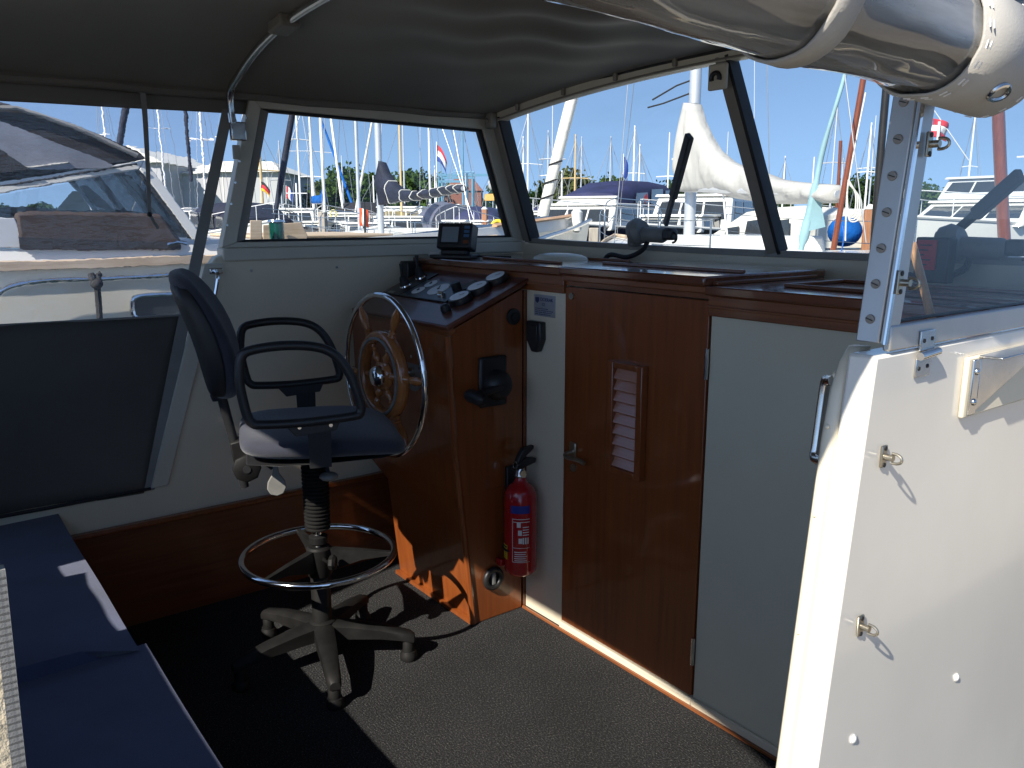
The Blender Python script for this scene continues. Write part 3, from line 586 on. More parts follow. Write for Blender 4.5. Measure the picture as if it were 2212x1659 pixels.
# throttle on the console's side
tp = Vector((-2.1015, 1.512, .832))
th_ = thing('throttle_control', 'black single lever engine control on the console side', 'throttle', tp)
B().box(tp.x, tp.x+.016, tp.y-.054, tp.y+.054, tp.z-.083, tp.z+.083).build('base_plate', 'black', th_, bev=.012)
B().lathe([(.05, 0), (.048, .022), (.036, .04), (.02, .046)], 24, Matrix.Translation(tp+Vector((.0162, .008, -.01))) @ Matrix.Rotation(R(90), 4, 'Y')).build('boss', 'black', th_)
B().beam(tp+Vector((.05, .005, -.01)), tp+Vector((.066, -.10, -.022)), .02, .026, (1, 0, 0)).build('arm', 'black', th_, bev=.006)
B().tube([tp+Vector((.03, -.112, -.026)), tp+Vector((.045, -.112, -.026)), tp+Vector((.10, -.108, -.03)), tp+Vector((.118, -.107, -.031))], [.016, .022, .022, .012], 14).build('grip', 'black', th_)
p = Vector((-2.1014, 1.600, 1.035)); bt = thing('push_button', 'round black button high on the console side', 'button', p)
B().lathe([(.027, 0), (.026, .008), (.018, .010)], 22, Matrix.Translation(p) @ Matrix.Rotation(R(90), 4, 'Y')).build('bezel', 'black', bt); B().disc(p+Vector((.0102, 0, 0)), (1, 0, 0), .014, .006, 18).build('cap', 'rubber', bt)
p = Vector((-2.1026, 1.513, .148)); vt = thing('air_vent', 'round black swivel air vent low on the console side', 'vent', p)
B().tube([p+Vector((.006, .032*math.cos(a*math.pi/14), .032*math.sin(a*math.pi/14))) for a in range(28)], .010, 10, closed=True).build('ring', 'black', vt)
B().disc(p, (1, 0, 0), .026, .001, 20).build('throat', 'rubber', vt); B().box(p.x+.001, p.x+.012, p.y-.008, p.y+.009, p.z-.022, p.z+.022).build('flap', 'grey_pl', vt, bev=.004)
p = Vector((XP+.001, 1.64, 1.10)); rb = thing('speaker_box', 'black box in the corner behind the console top', 'box', p)
B().box(p.x, p.x+.06, p.y-.055, p.y+.015, p.z-.0, p.z+.085).build('case', 'black', rb, bev=.006); B().box(p.x+.0602, p.x+.063, p.y-.045, p.y+.005, p.z+.01, p.z+.075).build('grille', 'rubber', rb)
# steering wheel
wq = Vector((-2.335, 1.245, .845)); st = thing('steering_wheel', 'spoked wooden steering wheel with a chrome outer ring', 'steering wheel', wq)
B().tube([wq+Vector((.262*math.cos(a*math.pi/36), 0, .262*math.sin(a*math.pi/36))) for a in range(72)], .0095, 12, closed=True).build('outer_ring', 'chrome', st)
rg = []
for a in range(48):
    an = a*math.pi/24; c = Vector((math.cos(an), 0, math.sin(an)))
    rg.append([wq+c*r+Vector((0, y, 0)) for r, y in ((.112, -.014), (.120, -.020), (.128, -.018), (.139, -.020), (.147, -.012), (.148, .010), (.140, .018), (.118, .018), (.112, .010))])
rg.append(rg[0]); B().loft(rg, caps=False).build('wooden_rim', 'wheelwood', st, ang=70)
B().loft([[wq+Vector((math.cos(a*math.pi/24), 0, math.sin(a*math.pi/24)))*r+Vector((0, y, 0)) for r, y in ((.1205, -.0205), (.1285, -.0185), (.1285, -.0225), (.1205, -.0235))] for a in list(range(48))+[0]], caps=False).build('rim_inlay', 'grey_pl', st)
for k in range(6):
    an = R(60*k+4); q = Matrix.Translation(wq) @ Matrix.Rotation(-an, 4, 'Y') @ Matrix.Rotation(R(90), 4, 'Y')
    B().lathe([(.009, .035), (.011, .045), (.007, .052), (.012, .060), (.014, .070), (.008, .082), (.007, .090), (.012, .098), (.008, .104), (.010, .112)], 12, q).build('spoke', 'wheelwood', st)
    B().lathe([(.010, .147), (.014, .152), (.008, .160), (.013, .166), (.008, .172), (.012, .190), (.015, .212), (.012, .236), (.007, .250), (.006, .256)], 12, q).build('handle', 'wheelwood', st)
B().lathe([(.045, 0), (.050, .008), (.044, .022), (.030, .030)], 26, Matrix.Translation(wq+Vector((0, .014, 0))) @ Matrix.Rotation(R(90), 4, 'X')).build('hub', 'wheelwood', st)
B().lathe([(.037, 0), (.036, .012), (.026, .024), (.008, .028)], 26, Matrix.Translation(wq+Vector((0, -.014, 0))) @ Matrix.Rotation(R(90), 4, 'X')).build('hub_cap', 'chrome', st)
B().tube([wq+Vector((0, .012, 0)), wq+Vector((0, .118, 0))], .016, 14).build('shaft', 'steel', st)
fl = B().disc(wq+Vector((0, .122, 0)), (0, -1, 0), .066, .010, 28).build('mounting_flange', 'lever_grey', st)
for k in range(5):
    an = R(72*k+20); B().disc(wq+Vector((.052*math.cos(an), .1118, .052*math.sin(an))), (0, -1, 0), .006, .004, 10).build('bolt', 'steel', fl)
# small blue maker's sticker on the console
p = Vector((-2.50, 1.3535, .955)); B().box(p.x-.022, p.x+.022, p.y-.001, p.y+.0006, p.z-.013, p.z+.011).build('sticker', 'plaque', hc); B().box(p.x-.017, p.x+.017, p.y-.0018, p.y-.0011, p.z-.007, p.z+.005).build('sticker_print', 'label_blue', hc)

# plaque and torch holder on the bulkhead
p = Vector((-2.011, YB-.0006, 1.073)); pl = thing('builder_plaque', 'small silver plaque with lettering on the bulkhead', 'plaque', p)
B().box(p.x-.053, p.x+.053, p.y-.002, p.y, p.z-.034, p.z+.035).build('plate', 'plaque', pl, bev=.001)
TX = Matrix.Rotation(R(90), 4, 'X')
text('DOERAK', .016, Matrix.Translation((p.x+.012, p.y-.0026, p.z+.020)) @ TX, 'plaque_ink', 'lettering', pl)
text('CE', .013, Matrix.Translation((p.x-.004, p.y-.0026, p.z+.004)) @ TX, 'plaque_ink', 'lettering', pl)
B().prism([(p.x-.045, p.z+.026), (p.x-.026, p.z+.026), (p.x-.026, p.z+.014), (p.x-.0355, p.z+.007), (p.x-.045, p.z+.014)], 'y', p.y-.0028, p.y-.0021).build('shield_emblem', 'plaque_ink', pl)
for k, (w0, w1) in enumerate(((-.045, .022), (-.045, .045), (-.045, .040), (-.045, .034))):
    for j in range(9):
        xa = p.x+w0+(w1-w0)*j/9; B().box(xa, xa+(w1-w0)/9*(.55+.35*rng.random()), p.y-.0027, p.y-.0021, p.z-.011-k*.006, p.z-.0085-k*.006).build('print_mark', 'plaque_ink', pl)
p = Vector((-2.040, YB-.0006, .975)); tb = thing('door_catch', 'black plastic tapered holder under the plaque', 'holder', p)
B().loft([[(p.x-.036, y, p.z+.048), (p.x+.036, y, p.z+.048), (p.x+.038, y, p.z-.01), (p.x+.018, y, p.z-.052), (p.x-.010, y, p.z-.052), (p.x-.036, y, p.z-.015)] for y in (p.y, p.y-.026)]).build('body', 'black', tb, bev=.005)
B().loft([[(p.x-.024, y, p.z+.036), (p.x+.024, y, p.z+.036), (p.x+.024, y, p.z-.012), (p.x-.024, y, p.z-.012)] for y in (p.y-.0262, p.y-.030)]).build('cover', 'black', tb, bev=.002)

# fire extinguisher
p = Vector((-2.040, 1.585, .175)); fe = thing('fire_extinguisher', 'red fire extinguisher hung on the console side by the bulkhead', 'extinguisher', p)
B().lathe([(.045, 0), (.0545, .012), (.056, .03), (.0555, .033), (.056, .036), (.056, .255), (.052, .285), (.040, .305), (.022, .318), (.017, .335)], 36, Matrix.Translation(p)).build('cylinder', 'red', fe, ang=60)
B().lathe([(.019, 0), (.021, .006), (.017, .016), (.013, .03)], 18, Matrix.Translation(p+Vector((0, 0, .335)))).build('valve', 'steel', fe)
B().loft([[p+Vector((-.012, -.030, .362)), p+Vector((.012, -.030, .362)), p+Vector((.012, -.030, .376)), p+Vector((-.012, -.030, .376))], [p+Vector((-.014, .01, .368)), p+Vector((.014, .01, .368)), p+Vector((.014, .01, .398)), p+Vector((-.014, .01, .398))], [p+Vector((-.012, .055, .376)), p+Vector((.012, .055, .376)), p+Vector((.012, .06, .392)), p+Vector((-.012, .06, .392))]]).build('trigger', 'black', fe, bev=.004)
B().loft([[p+Vector((-.010, -.02, .378)), p+Vector((.010, -.02, .378)), p+Vector((.010, -.02, .392)), p+Vector((-.010, -.02, .392))], [p+Vector((-.011, .01, .40)), p+Vector((.011, .01, .40)), p+Vector((.011, .005, .432)), p+Vector((-.011, .005, .432))], [p+Vector((-.009, .052, .425)), p+Vector((.009, .052, .425)), p+Vector((.009, .05, .437)), p+Vector((-.009, .05, .437))]]).build('carry_handle', 'black', fe, bev=.004)
B().disc(p+Vector((.018, -.005, .352)), (1, -.3, 0), .012, .008, 16).build('pressure_gauge', 'steel', fe)
B().tube(arc(p+Vector((.016, -.035, .385)), .012, 0, 340, 14), .0012, 6).build('pull_ring', 'steel', fe)
def wrap(a0, a1, z0, z1, r, nm, m):
    return B().grid(12, 2, lambda u, v: p+Vector((r*math.cos(R(a0+(a1-a0)*u)), r*math.sin(R(a0+(a1-a0)*u)), z0+(z1-z0)*v))).build(nm, m, fe)
wrap(-72, -5, .225, .252, .0564, 'blue_band', 'label_blue')
for a0, a1, z0, z1 in ((-66, -5, .055, .057), (-66, -5, .205, .207), (-66, -64.5, .055, .207), (-64, -5, .195, .197), (-64, -5, .105, .1065)): wrap(a0, a1, z0, z1, .0563, 'label_line', 'label_white')
for k in range(5): wrap(-60+3*rng.random(), -12-10*rng.random(), .060+k*.0075, .0630+k*.0075, .0563, 'label_print', 'label_white')
for k, (a, z) in enumerate(((-50, .178), (-46, .15), (-44, .122))): wrap(a, a+13, z, z+.018, .0563, 'pictogram', 'label_white')
for k in range(3): wrap(-30+k*8, -25+k*8, .12, .142, .0563, 'pictogram', 'label_white')
for k in range(4): wrap(-30, -8, .150+k*.009, .153+k*.009, .0563, 'label_print', 'label_white')
wrap(-118, -88, .058, .108, .0563, 'yellow_label', 'label_yellow'); wrap(-115, -91, .097, .104, .0566, 'label_print', 'flag_k')
for k in range(4): wrap(-115, -92, .064+k*.0075, .0655+k*.0075, .0566, 'label_print', 'black')
B().box(-2.101, -2.086, p.y-.02, p.y+.02, p.z+.02, p.z+.36).build('wall_bracket', 'black', fe, bev=.003)
B().tube(arc((p.x, p.y, p.z+.09), .0585, 90, 280, 14, 'xy'), .004, 6).build('strap', 'rubber', fe)
B().box(p.x-.06, p.x-.03, p.y-.06, p.y-.045, p.z+.02, p.z+.045).build('bracket_foot', 'red', fe, bev=.004)

# depth sounder
p = Vector((-2.60, 1.705, 1.2006)); ds = thing('depth_sounder', 'black echo sounder with grey screen standing on the dashboard', 'echo sounder', p, R(32))
B().box(-.085, .085, -.045, .05, 0, .014).build('base', 'black', ds, bev=.004, local=True)
B().box(-.05, .05, -.02, .03, .0142, .03).build('bracket', 'black', ds, bev=.003, local=True)
TL = Matrix.Translation((0, 0, .032)) @ Matrix.Rotation(R(-17), 4, 'X')
def dsb(x0, x1, y0, y1, z0, z1):
    return B().add([TL @ Vector(q) for q in ((x0,y0,z0),(x1,y0,z0),(x1,y1,z0),(x0,y1,z0),(x0,y0,z1),(x1,y0,z1),(x1,y1,z1),(x0,y1,z1))], [(0,3,2,1),(4,5,6,7),(0,1,5,4),(1,2,6,5),(2,3,7,6),(3,0,4,7)])
cs = dsb(-.07, .07, -.02, .045, 0, .098).build('case', 'black', ds, bev=.007, local=True)
dsb(-.057, .028, -.0225, -.0203, .016, .088).build('bezel', 'gloss_black', cs, bev=.003, local=True)
dsb(-.048, .019, -.0245, -.0227, .022, .080).build('screen', 'lcd', cs, local=True)
for k in range(3): dsb(.040, .062, -.0225, -.0203, .042+k*.016, .053+k*.016).build('button', 'lcd_btn', cs, bev=.001, local=True)
dsb(.040, .062, -.0225, -.0203, .018, .030).build('button', 'mahog_dark', cs, local=True)
B().tube(smooth_path([(.05, .03, .01), (.12, .02, .006), (.16, .06, .005), (.2, .07, .005)], 5), .004, 6).build('cable', 'rubber', ds, local=True)
p = Vector((-2.70, 1.70, 1.2006)); tag(B().box(p.x-.045, p.x+.035, p.y-.022, p.y+.03, p.z, p.z+.022).build('junction_box', 'white_pl', bev=.003), 'small white plastic box lying left of the echo sounder', 'box')

# ================================================================== HELM CHAIR (local: x right, y forward)
ch = thing('office_chair', 'navy swivel draughtsman chair with chrome foot ring at the helm', 'chair', (-2.2, .937, 0), R(-19.4))
def part(bm, nm, m, par=ch, **k): return bm.build(nm, m, par, local=True, **k)
part(B().lathe([(.036, .085), (.040, .09), (.040, .135), (.030, .142)], 20), 'base_hub', 'dusty')
for k in range(5):
    an = R(54+19.4+72*k); c, s = math.cos(an), math.sin(an); d = Vector((c, s, 0)); w = Vector((-s, c, 0))
    rings = []
    for t, zt, h, hw in ((.03, .134, .05, .030), (.10, .128, .045, .028), (.18, .116, .036, .024), (.245, .100, .028, .021), (.268, .094, .028, .020), (.282, .084, .022, .014)):
        q = d*t; rings.append([q+w*hw+Vector((0, 0, zt-h)), q+w*hw+Vector((0, 0, zt-.008)), q+w*(hw*.55)+Vector((0, 0, zt)), q-w*(hw*.55)+Vector((0, 0, zt)), q-w*hw+Vector((0, 0, zt-.008)), q-w*hw+Vector((0, 0, zt-h))])
    lg = part(B().loft(rings), 'leg', 'dusty', ang=50)
    q = d*.262
    part(B().lathe([(.012, .076), (.017, .07), (.018, .03), (.022, .028)], 16, Matrix.Translation(q)), 'glide_stem', 'dusty', lg)
    part(B().lathe([(.025, .0015), (.027, .006), (.026, .018), (.020, .03)], 18, Matrix.Translation(q)), 'glide_foot', 'dusty', lg)
part(B().lathe([(.032, .128), (.030, .135), (.0295, .325), (.026, .33)], 22), 'column', 'dusty')
part(B().lathe([(.0135, .32), (.0135, .47)], 18), 'gas_piston', 'chrome')
part(B().lathe([(.022, .385), (.028, .39), (.028, .41), (.020, .415)], 18), 'piston_collar', 'dusty')
pr = [(.026, .43)]
for k in range(22):
    z = .432+k*.0118; e = .0285 + (.004 if k < 20 else 0) + .004*k/22; pr += [(e, z), (e+.0055, z+.004), (e+.0055, z+.007), (e, z+.0105)]
part(B().lathe(pr, 22), 'bellows', 'dusty', ang=25)
# foot ring
part(B().tube([Vector((.224*math.cos(a*math.pi/36), .224*math.sin(a*math.pi/36), .352)) for a in range(72)], .0105, 12, closed=True), 'foot_ring', 'chrome')
for an in (R(73), R(193), R(313)):
    d = Vector((math.cos(an), math.sin(an), 0)); w = Vector((-d.y, d.x, 0))
    part(B().loft([[d*.03+w*.011+Vector((0, 0, .30)), d*.03+w*.011+Vector((0, 0, .372)), d*.03-w*.011+Vector((0, 0, .372)), d*.03-w*.011+Vector((0, 0, .30))], [d*.13+w*.008+Vector((0, 0, .335)), d*.13+w*.009+Vector((0, 0, .366)), d*.13-w*.009+Vector((0, 0, .366)), d*.13-w*.008+Vector((0, 0, .335))], [d*.222+w*.006+Vector((0, 0, .348)), d*.222+w*.006+Vector((0, 0, .358)), d*.222-w*.006+Vector((0, 0, .358)), d*.222-w*.006+Vector((0, 0, .348))]]), 'ring_spoke', 'dusty')
cl = part(B().lathe([(.034, .285), (.037, .29), (.037, .372), (.031, .378)], 20), 'ring_clamp', 'dusty')
part(B().tube([(.03, .01, .345), (.06, .022, .345)], .005, 8), 'clamp_bolt', 'steel', cl)
part(B().lathe([(.010, 0), (.022, .006), (.024, .016), (.018, .024)], 8, Matrix.Translation((.058, .021, .345)) @ Matrix.Rotation(R(70), 4, 'Z') @ Matrix.Rotation(R(90), 4, 'Y')), 'clamp_knob', 'dusty', cl)
# mechanism
part(B().box(-.05, .05, -.14, .09, .664, .694), 'seat_mechanism', 'black', bev=.006)
part(B().box(-.03, .03, -.03, .03, .645, .6635), 'column_socket', 'black', bev=.006)
# seat: lofted along y
def sup(w, h, n, k=20):
    out = []
    for i in range(k):
        a = 2*math.pi*i/k; c, s = math.cos(a), math.sin(a)
        out.append((w*math.copysign(abs(c)**n, c), h*math.copysign(abs(s)**n, s)))
    return out
rings = []
for y, zc, w, h in ((-.205, .745, .10, .012), (-.200, .745, .15, .022), (-.18, .744, .195, .032), (-.12, .742, .222, .037), (-.03, .738, .232, .038), (.07, .737, .236, .038), (.15, .733, .232, .037), (.205, .724, .218, .034), (.238, .712, .190, .026), (.250, .706, .14, .014)):
    rings.append([(a, y, zc+c*(1.0 if c < 0 else (1-.10*(1-min(1, abs(a)/w)**2)))) for a, c in sup(w, h, .62)])
part(B().loft(rings), 'seat', 'chair_fab', sub=1)
rs = []
for y, w in ((-.19, .17), (-.1, .215), (.05, .222), (.17, .215), (.225, .18)): rs.append([(-w, y, .700), (w, y, .700), (w*.8, y, .690), (-w*.8, y, .690)])
part(B().loft(rs), 'seat_shell', 'black', bev=.004)
# backrest
prof = [(0, -.232, .862, .06, .016), (.04, -.235, .872, .12, .03), (.12, -.236, .895, .165, .042), (.28, -.240, .94, .195, .047), (.5, -.255, 1.01, .208, .047), (.72, -.286, 1.09, .205, .041), (.88, -.318, 1.155, .185, .034), (.96, -.336, 1.195, .145, .026), (1, -.345, 1.215, .09, .012)]
rings = []; shell = []; pip = []
for t, y, z, w, h in prof:
    tilt = .38*t
    rings.append([(a, y+c*math.cos(tilt)+.055*(a/.21)**2*(.4+.6*t), z+c*math.sin(tilt)*.6) for a, c in sup(w, h, .7)])
part(B().loft(rings), 'backrest', 'chair_fab', sub=1)
for t, y, z, w, h in prof[1:-1]:
    tilt = .38*t; cc = sup(w*1.012, h, .7); sh = []
    for a, c in cc:
        c2 = -h*1.10 if c < -h*.25 else -h*.18
        sh.append((a, y+c2*math.cos(tilt)+.055*(a/.21)**2*(.4+.6*t), z+c2*math.sin(tilt)*.6))
    shell.append(sh)
part(B().loft(shell), 'back_shell', 'rubber', sub=1)
part(B().tube([(0, -.252, .875), (0, -.243, .845), (0, -.222, .73), (0, -.205, .63), (0, -.20, .585)], [.022, .0135, .0125, .0125, .0125], 12), 'back_post', 'black')
part(B().tube([(0, -.251, .868), (0, -.247, .85)], [.026, .024], 14), 'post_collar', 'black')
bkt = part(B().loft([[(-.03, -.232, .725), (-.03, -.19, .735), (-.03, -.10, .712), (-.03, -.09, .685), (-.03, -.155, .672), (-.03, -.165, .62), (-.03, -.20, .612), (-.03, -.222, .65)], [(.03, -.232, .725), (.03, -.19, .735), (.03, -.10, .712), (.03, -.09, .685), (.03, -.155, .672), (.03, -.165, .62), (.03, -.20, .612), (.03, -.222, .65)]]), 'back_bracket', 'dusty', bev=.004)
part(B().lathe([(.012, 0), (.012, .012)], 10, Matrix.Translation((.03, -.172, .71)) @ Matrix.Rotation(R(90), 4, 'Y')), 'bolt', 'steel', bkt)
part(B().lathe([(.038, 0), (.040, .004), (.040, .016), (.034, .02)], 8, Matrix.Translation((.031, -.19, .652)) @ Matrix.Rotation(R(90), 4, 'Y')), 'tension_knob', 'dusty', bkt)
part(B().lathe([(.011, 0), (.011, .003)], 12, Matrix.Translation((.0512, -.19, .652)) @ Matrix.Rotation(R(90), 4, 'Y')), 'knob_bore', 'rubber', bkt)
part(B().tube([(.03, -.135, .662), (.03, -.118, .645)], .010, 8), 'lever_pivot', 'black', bkt)
def paddle(x, y, z, nm, ln=.085):
    pts = [(-.006, 0), (.006, 0), (.009, -.03), (.024, -.055), (.027, -.075), (.018, -ln-.008), (0, -ln-.014), (-.018, -ln-.008), (-.027, -.075), (-.024, -.055), (-.009, -.03)]
    return part(B().hexa([(x, y+a, z+c) for a, c in pts], [(x+.008, y+a, z+c) for a, c in pts]), nm, 'lever_grey', bev=.003)
paddle(.05, -.112, .665, 'tilt_lever')
part(B().ball((.06, .035, .612), .022, 8, (1, 1.25, .62)), 'height_lever', 'lever_grey'); part(B().tube([(.03, .02, .66), (.05, .03, .645), (.058, .034, .62)], .006, 8), 'height_lever_stem', 'black')
# arm rests: closed tube loops
loop = [(-.185, 1.00), (-.165, 1.022), (-.083, 1.032), (.0, 1.025), (.05, 1.0), (.086, .945), (.108, .87), (.108, .846), (.09, .836), (-.04, .828), (-.14, .830), (-.165, .836), (-.178, .86), (-.19, .94)]
for sx in (1, -1):
    pth = smooth_path([(sx*.262, y, z) for y, z in loop]+[(sx*.262, *loop[0])], 5)[:-1]
    ar = part(B().tube(pth, .0125, 10, closed=True), 'arm_rest', 'black')
    part(B().hexa([(sx*.252, -.09, .826), (sx*.252, .06, .832), (sx*.252, .045, .800), (sx*.252, -.06, .790)], [(sx*.258, -.09, .826), (sx*.258, .06, .832), (sx*.258, .045, .800), (sx*.258, -.06, .790)]), 'arm_plate', 'black', ar, bev=.002)
    part(B().loft([[(sx*.252, -.03, .80), (sx*.258, -.03, .80), (sx*.258, .03, .80), (sx*.252, .03, .80)], [(sx*.25, -.028, .70), (sx*.256, -.028, .70), (sx*.256, .028, .70), (sx*.25, .028, .70)], [(sx*.06, -.026, .688), (sx*.06, -.026, .694), (sx*.06, .026, .694), (sx*.06, .026, .688)]]), 'arm_support', 'rubber', ar, bev=.001)
    for y in (-.05, .03): part(B().disc((sx*.2585, y, .815), (sx, 0, 0), .005, .003, 10), 'screw', 'steel', ar)

# ================================================================== BENCH
be = thing('bench_base', 'mahogany bench base under the navy cushions', 'bench', (-1.6, 0, 0))
B().box(-2.78, -.47, -.34, .285, .001, .325).build('box', 'mahog_dark', be, bev=.004)
B().box(-2.78, -.47, .2852, .292, .30, .34).build('front_lip', 'mahog', be, bev=.003)
def cushion(x0, x1, y0, y1, z0, z1, nm, lab):
    b_ = B(); nx, ny = 14, 8; hs = random.Random(int(-x0*100))
    ph = hs.random()*6
    def top(u, v):
        e = min(1, 6*min(u, 1-u, 1))*min(1, 6*min(v, 1-v, 1)); return (x0+(x1-x0)*u, y0+(y1-y0)*v, z1-.006+.006*e+.0025*math.sin(9*u+ph)*math.sin(5*v+ph))
    b_.grid(nx, ny, top); n0 = len(b_.v); b_.grid(nx, ny, lambda u, v: (x0+(x1-x0)*u, y0+(y1-y0)*v, z0)); b_.f = b_.f[:(nx-1)*(ny-1)]+[f[::-1] for f in b_.f[(nx-1)*(ny-1):]]
    rim = [i*ny for i in range(nx)]+[(nx-1)*ny+j for j in range(1, ny)]+[i*ny+ny-1 for i in range(nx-2, -1, -1)]+[j for j in range(ny-2, 0, -1)]
    for k in range(len(rim)): p_, q_ = rim[k], rim[(k+1) % len(rim)]; b_.f.append((p_, q_, q_+n0, p_+n0))
    b_.f = [f[::-1] for f in b_.f]
    o = b_.build(nm, 'navy_fab', bev=.024, seg=4, ang=60); return tag(o, lab, 'cushion')
cushion(-2.788, -1.80, -.30, .312, .326, .438, 'seat_cushion', 'navy seat cushion against the far cockpit wall')
cushion(-1.785, -.62, -.30, .332, .326, .430, 'seat_cushion', 'navy seat cushion in the lower left corner nearest the camera')
cushion(-2.45, -2.12, -.40, -.26, .44, .865, 'shade_back_cushion', 'unseen navy back cushion shading the far end of the bench')  # bench back out of view, split and sized to shade the seat cushions
cushion(-2.11, -1.73, -.40, -.26, .44, .90, 'shade_back_cushion', 'unseen navy back cushion shading the middle of the bench')
cushion(-1.72, -.5, -.40, -.26, .44, .925, 'shade_back_cushion', 'unseen tall navy back cushion shading the near end of the bench')

# ================================================================== CANOPY
cn = thing('canopy', 'dark grey canvas canopy roof stretched over the cockpit', 'canopy', (XC, 1, 1.75))
def roof_z(x, y):
    t = max(-1, min(1, (x-XC)/1.245)); f = max(0, min(1, (y-.95)/1.1))
    za = 1.735+.175*(1-abs(t)**4); zb = 1.752+.088*(1-abs(t)**2.2)
    if y < .95: za -= .03*((.95-y))*(1-abs(t)**4)
    sag = -.018*math.sin(math.pi*f)*(1-t*t)
    wr = .010*math.sin(x*11+y*15)*math.exp(-((t+.3)/.5)**2)*math.sin(math.pi*f)+.008*math.sin(24*(x*.75-y*.66)+1.5*math.sin(3*x))*math.sin(math.pi*f)*math.exp(-((x+1.7)/.55)**2)
    return za*(1-f)+zb*f+sag+wr
Y0c, Y1c = -.56, 2.06
B().grid(81, 85, lambda u, v: (XC-1.245+2.49*u, Y0c+(Y1c-Y0c)*v, roof_z(XC-1.245+2.49*u, Y0c+(Y1c-Y0c)*v))).build('roof_canvas', 'canvas', cn, solid=.004)
B().tube([(XC-1.245+2.49*i/30, Y1c-.012, roof_z(XC-1.245+2.49*i/30, Y1c)+.001) for i in range(31)], .012, 8).build('front_hem', 'rubber', cn)
for yb, nm in ((.955, 'hoop'), (-.53, 'hoop')):
    pts = [(XP+.03, yb+.005, 1.655)]+[(x, yb, roof_z(x, yb)-.016) for x in [XC-1.19+2.38*i/24 for i in range(25)]]+[(2*XC-XP-.03, yb+.005, 1.655)]
    B().tube(smooth_path(pts, 3), .0125, 10).build(nm, 'steel', cn)
x = -2.30; B().beam((x-.05, .955, roof_z(x-.05, .955)-.016), (x+.05, .955, roof_z(x+.05, .955)-.016), .06, .034).build('hoop_sleeve', 'canvas', cn, bev=.008)
B().tube([(XP+.012, Y0c+(2.05-Y0c)*i/16, 1.737+.016*i/16+.003*math.sin(i*2.1)) for i in range(17)], .017, 8).build('edge_piping', 'canvas', cn)
ft = B().box(XP+.006, XP+.03, .955, 1.005, 1.60, 1.66).build('deck_hinge', 'steel', cn, bev=.004)
B().tube([(XP+.034, .962, 1.662), (XP-.005, .962, 1.662)], .011, 10).build('pin', 'chrome', ft)
B().box(XP+.02, XP+.034, .956, .978, 1.54, 1.585).build('care_tag', 'canvas_lt', ft, bev=.002)
# port side curtain
cu = thing('side_curtain', 'canvas side curtain with clear vinyl window beside the chair back', 'curtain', (XP, .3, .5))
XQ = XP-.006
def edge_y(z): return .613+(z-.461)*(.356/1.23)
def fold(y, z, a): return XQ+a*(.006*math.sin(y*11+z*4)+.005*math.sin(y*5.3-z*7))
B().grid(24, 5, lambda u, v: (fold(0, 0, 0)+.004*math.sin(u*17), -.1+(1.03+.1)*u, 1.735*(1-v)+v*(1.666+.023*u))).build('valance', 'canvas', cu, solid=.003)
B().grid(30, 16, lambda u, v: (fold(-.1+u*(edge_y(1.67-.63*v)+.1), 1.67-.63*v, 1.), -.1+u*(edge_y(1.67-.63*v)-.028+.1), 1.672+.02*u-(.635+.02*u)*v)).build('clear_window', 'vinyl_flat', cu)
B().grid(30, 12, lambda u, v: (fold(-.1+u*(edge_y(1.04-.58*v)+.1), 1.04-.58*v, 1.2)+.004, -.1+u*(edge_y(1.04-.58*v)-.022+.1), 1.045-.012*u-.583*v)).build('lower_canvas', 'canvas_side', cu, solid=.003)
B().prism([(edge_y(.46)-.022, .455), (edge_y(.46)+.012, .455), (edge_y(1.04)+.010, 1.04), (edge_y(1.69)+.006, 1.70), (edge_y(1.69)-.03, 1.70), (edge_y(1.04)-.03, 1.04)], 'x', XQ+.006, XQ+.0115).build('front_hem', 'canvas_grey', cu, bev=.002)
B().tube([(XQ+.010, -.1, .462), (XQ+.012, .3, .461), (XQ+.010, edge_y(.46), .462)], .006, 6).build('bottom_rope', 'rubber', cu)
B().tube([(XQ+.011, -.1+.9*i/10*.98, 1.045-.0012*i) for i in range(11)], .004, 6).build('window_seam', 'canvas_grey', cu)
sp = smooth_path([onx(308, 200, XP+.02), onx(313, 250, XP+.02), onx(319, 360, XP+.025), onx(323, 463, XP+.03)], 5)
stp = thing('hanging_strap', 'narrow grey strap hanging from the curtain top', 'strap', (XP+.02, .65, 1.3))
B().loft([[q+Vector((0, -.009+.004*i/len(sp), 0)), q+Vector((0, .009-.004*i/len(sp), 0)), q+Vector((.002, .009-.004*i/len(sp), 0)), q+Vector((.002, -.009+.004*i/len(sp), 0))] for i, q in enumerate(sp)]).build('webbing', 'canvas_grey', stp)
q = onx(323, 463, XP+.03); B().ball(q, .008, 6).build('knot', 'rubber', stp); B().beam(q, q+Vector((0, .022, -.045)), .010, .003, (1, 0, 0)).build('tail', 'canvas_grey', stp)
# aft canvas, out of the picture, which shades the cockpit's far corner
B().prism([(-2.81, .46), (-2.14, .46), (-2.14, roof_z(-2.14, Y0c)-.004), (-2.5, roof_z(-2.5, Y0c)-.004), (-2.68, roof_z(-2.68, Y0c)-.004), (-2.81, 1.735)], 'y', Y0c-.004, Y0c).build('aft_panel', 'canvas', cu)
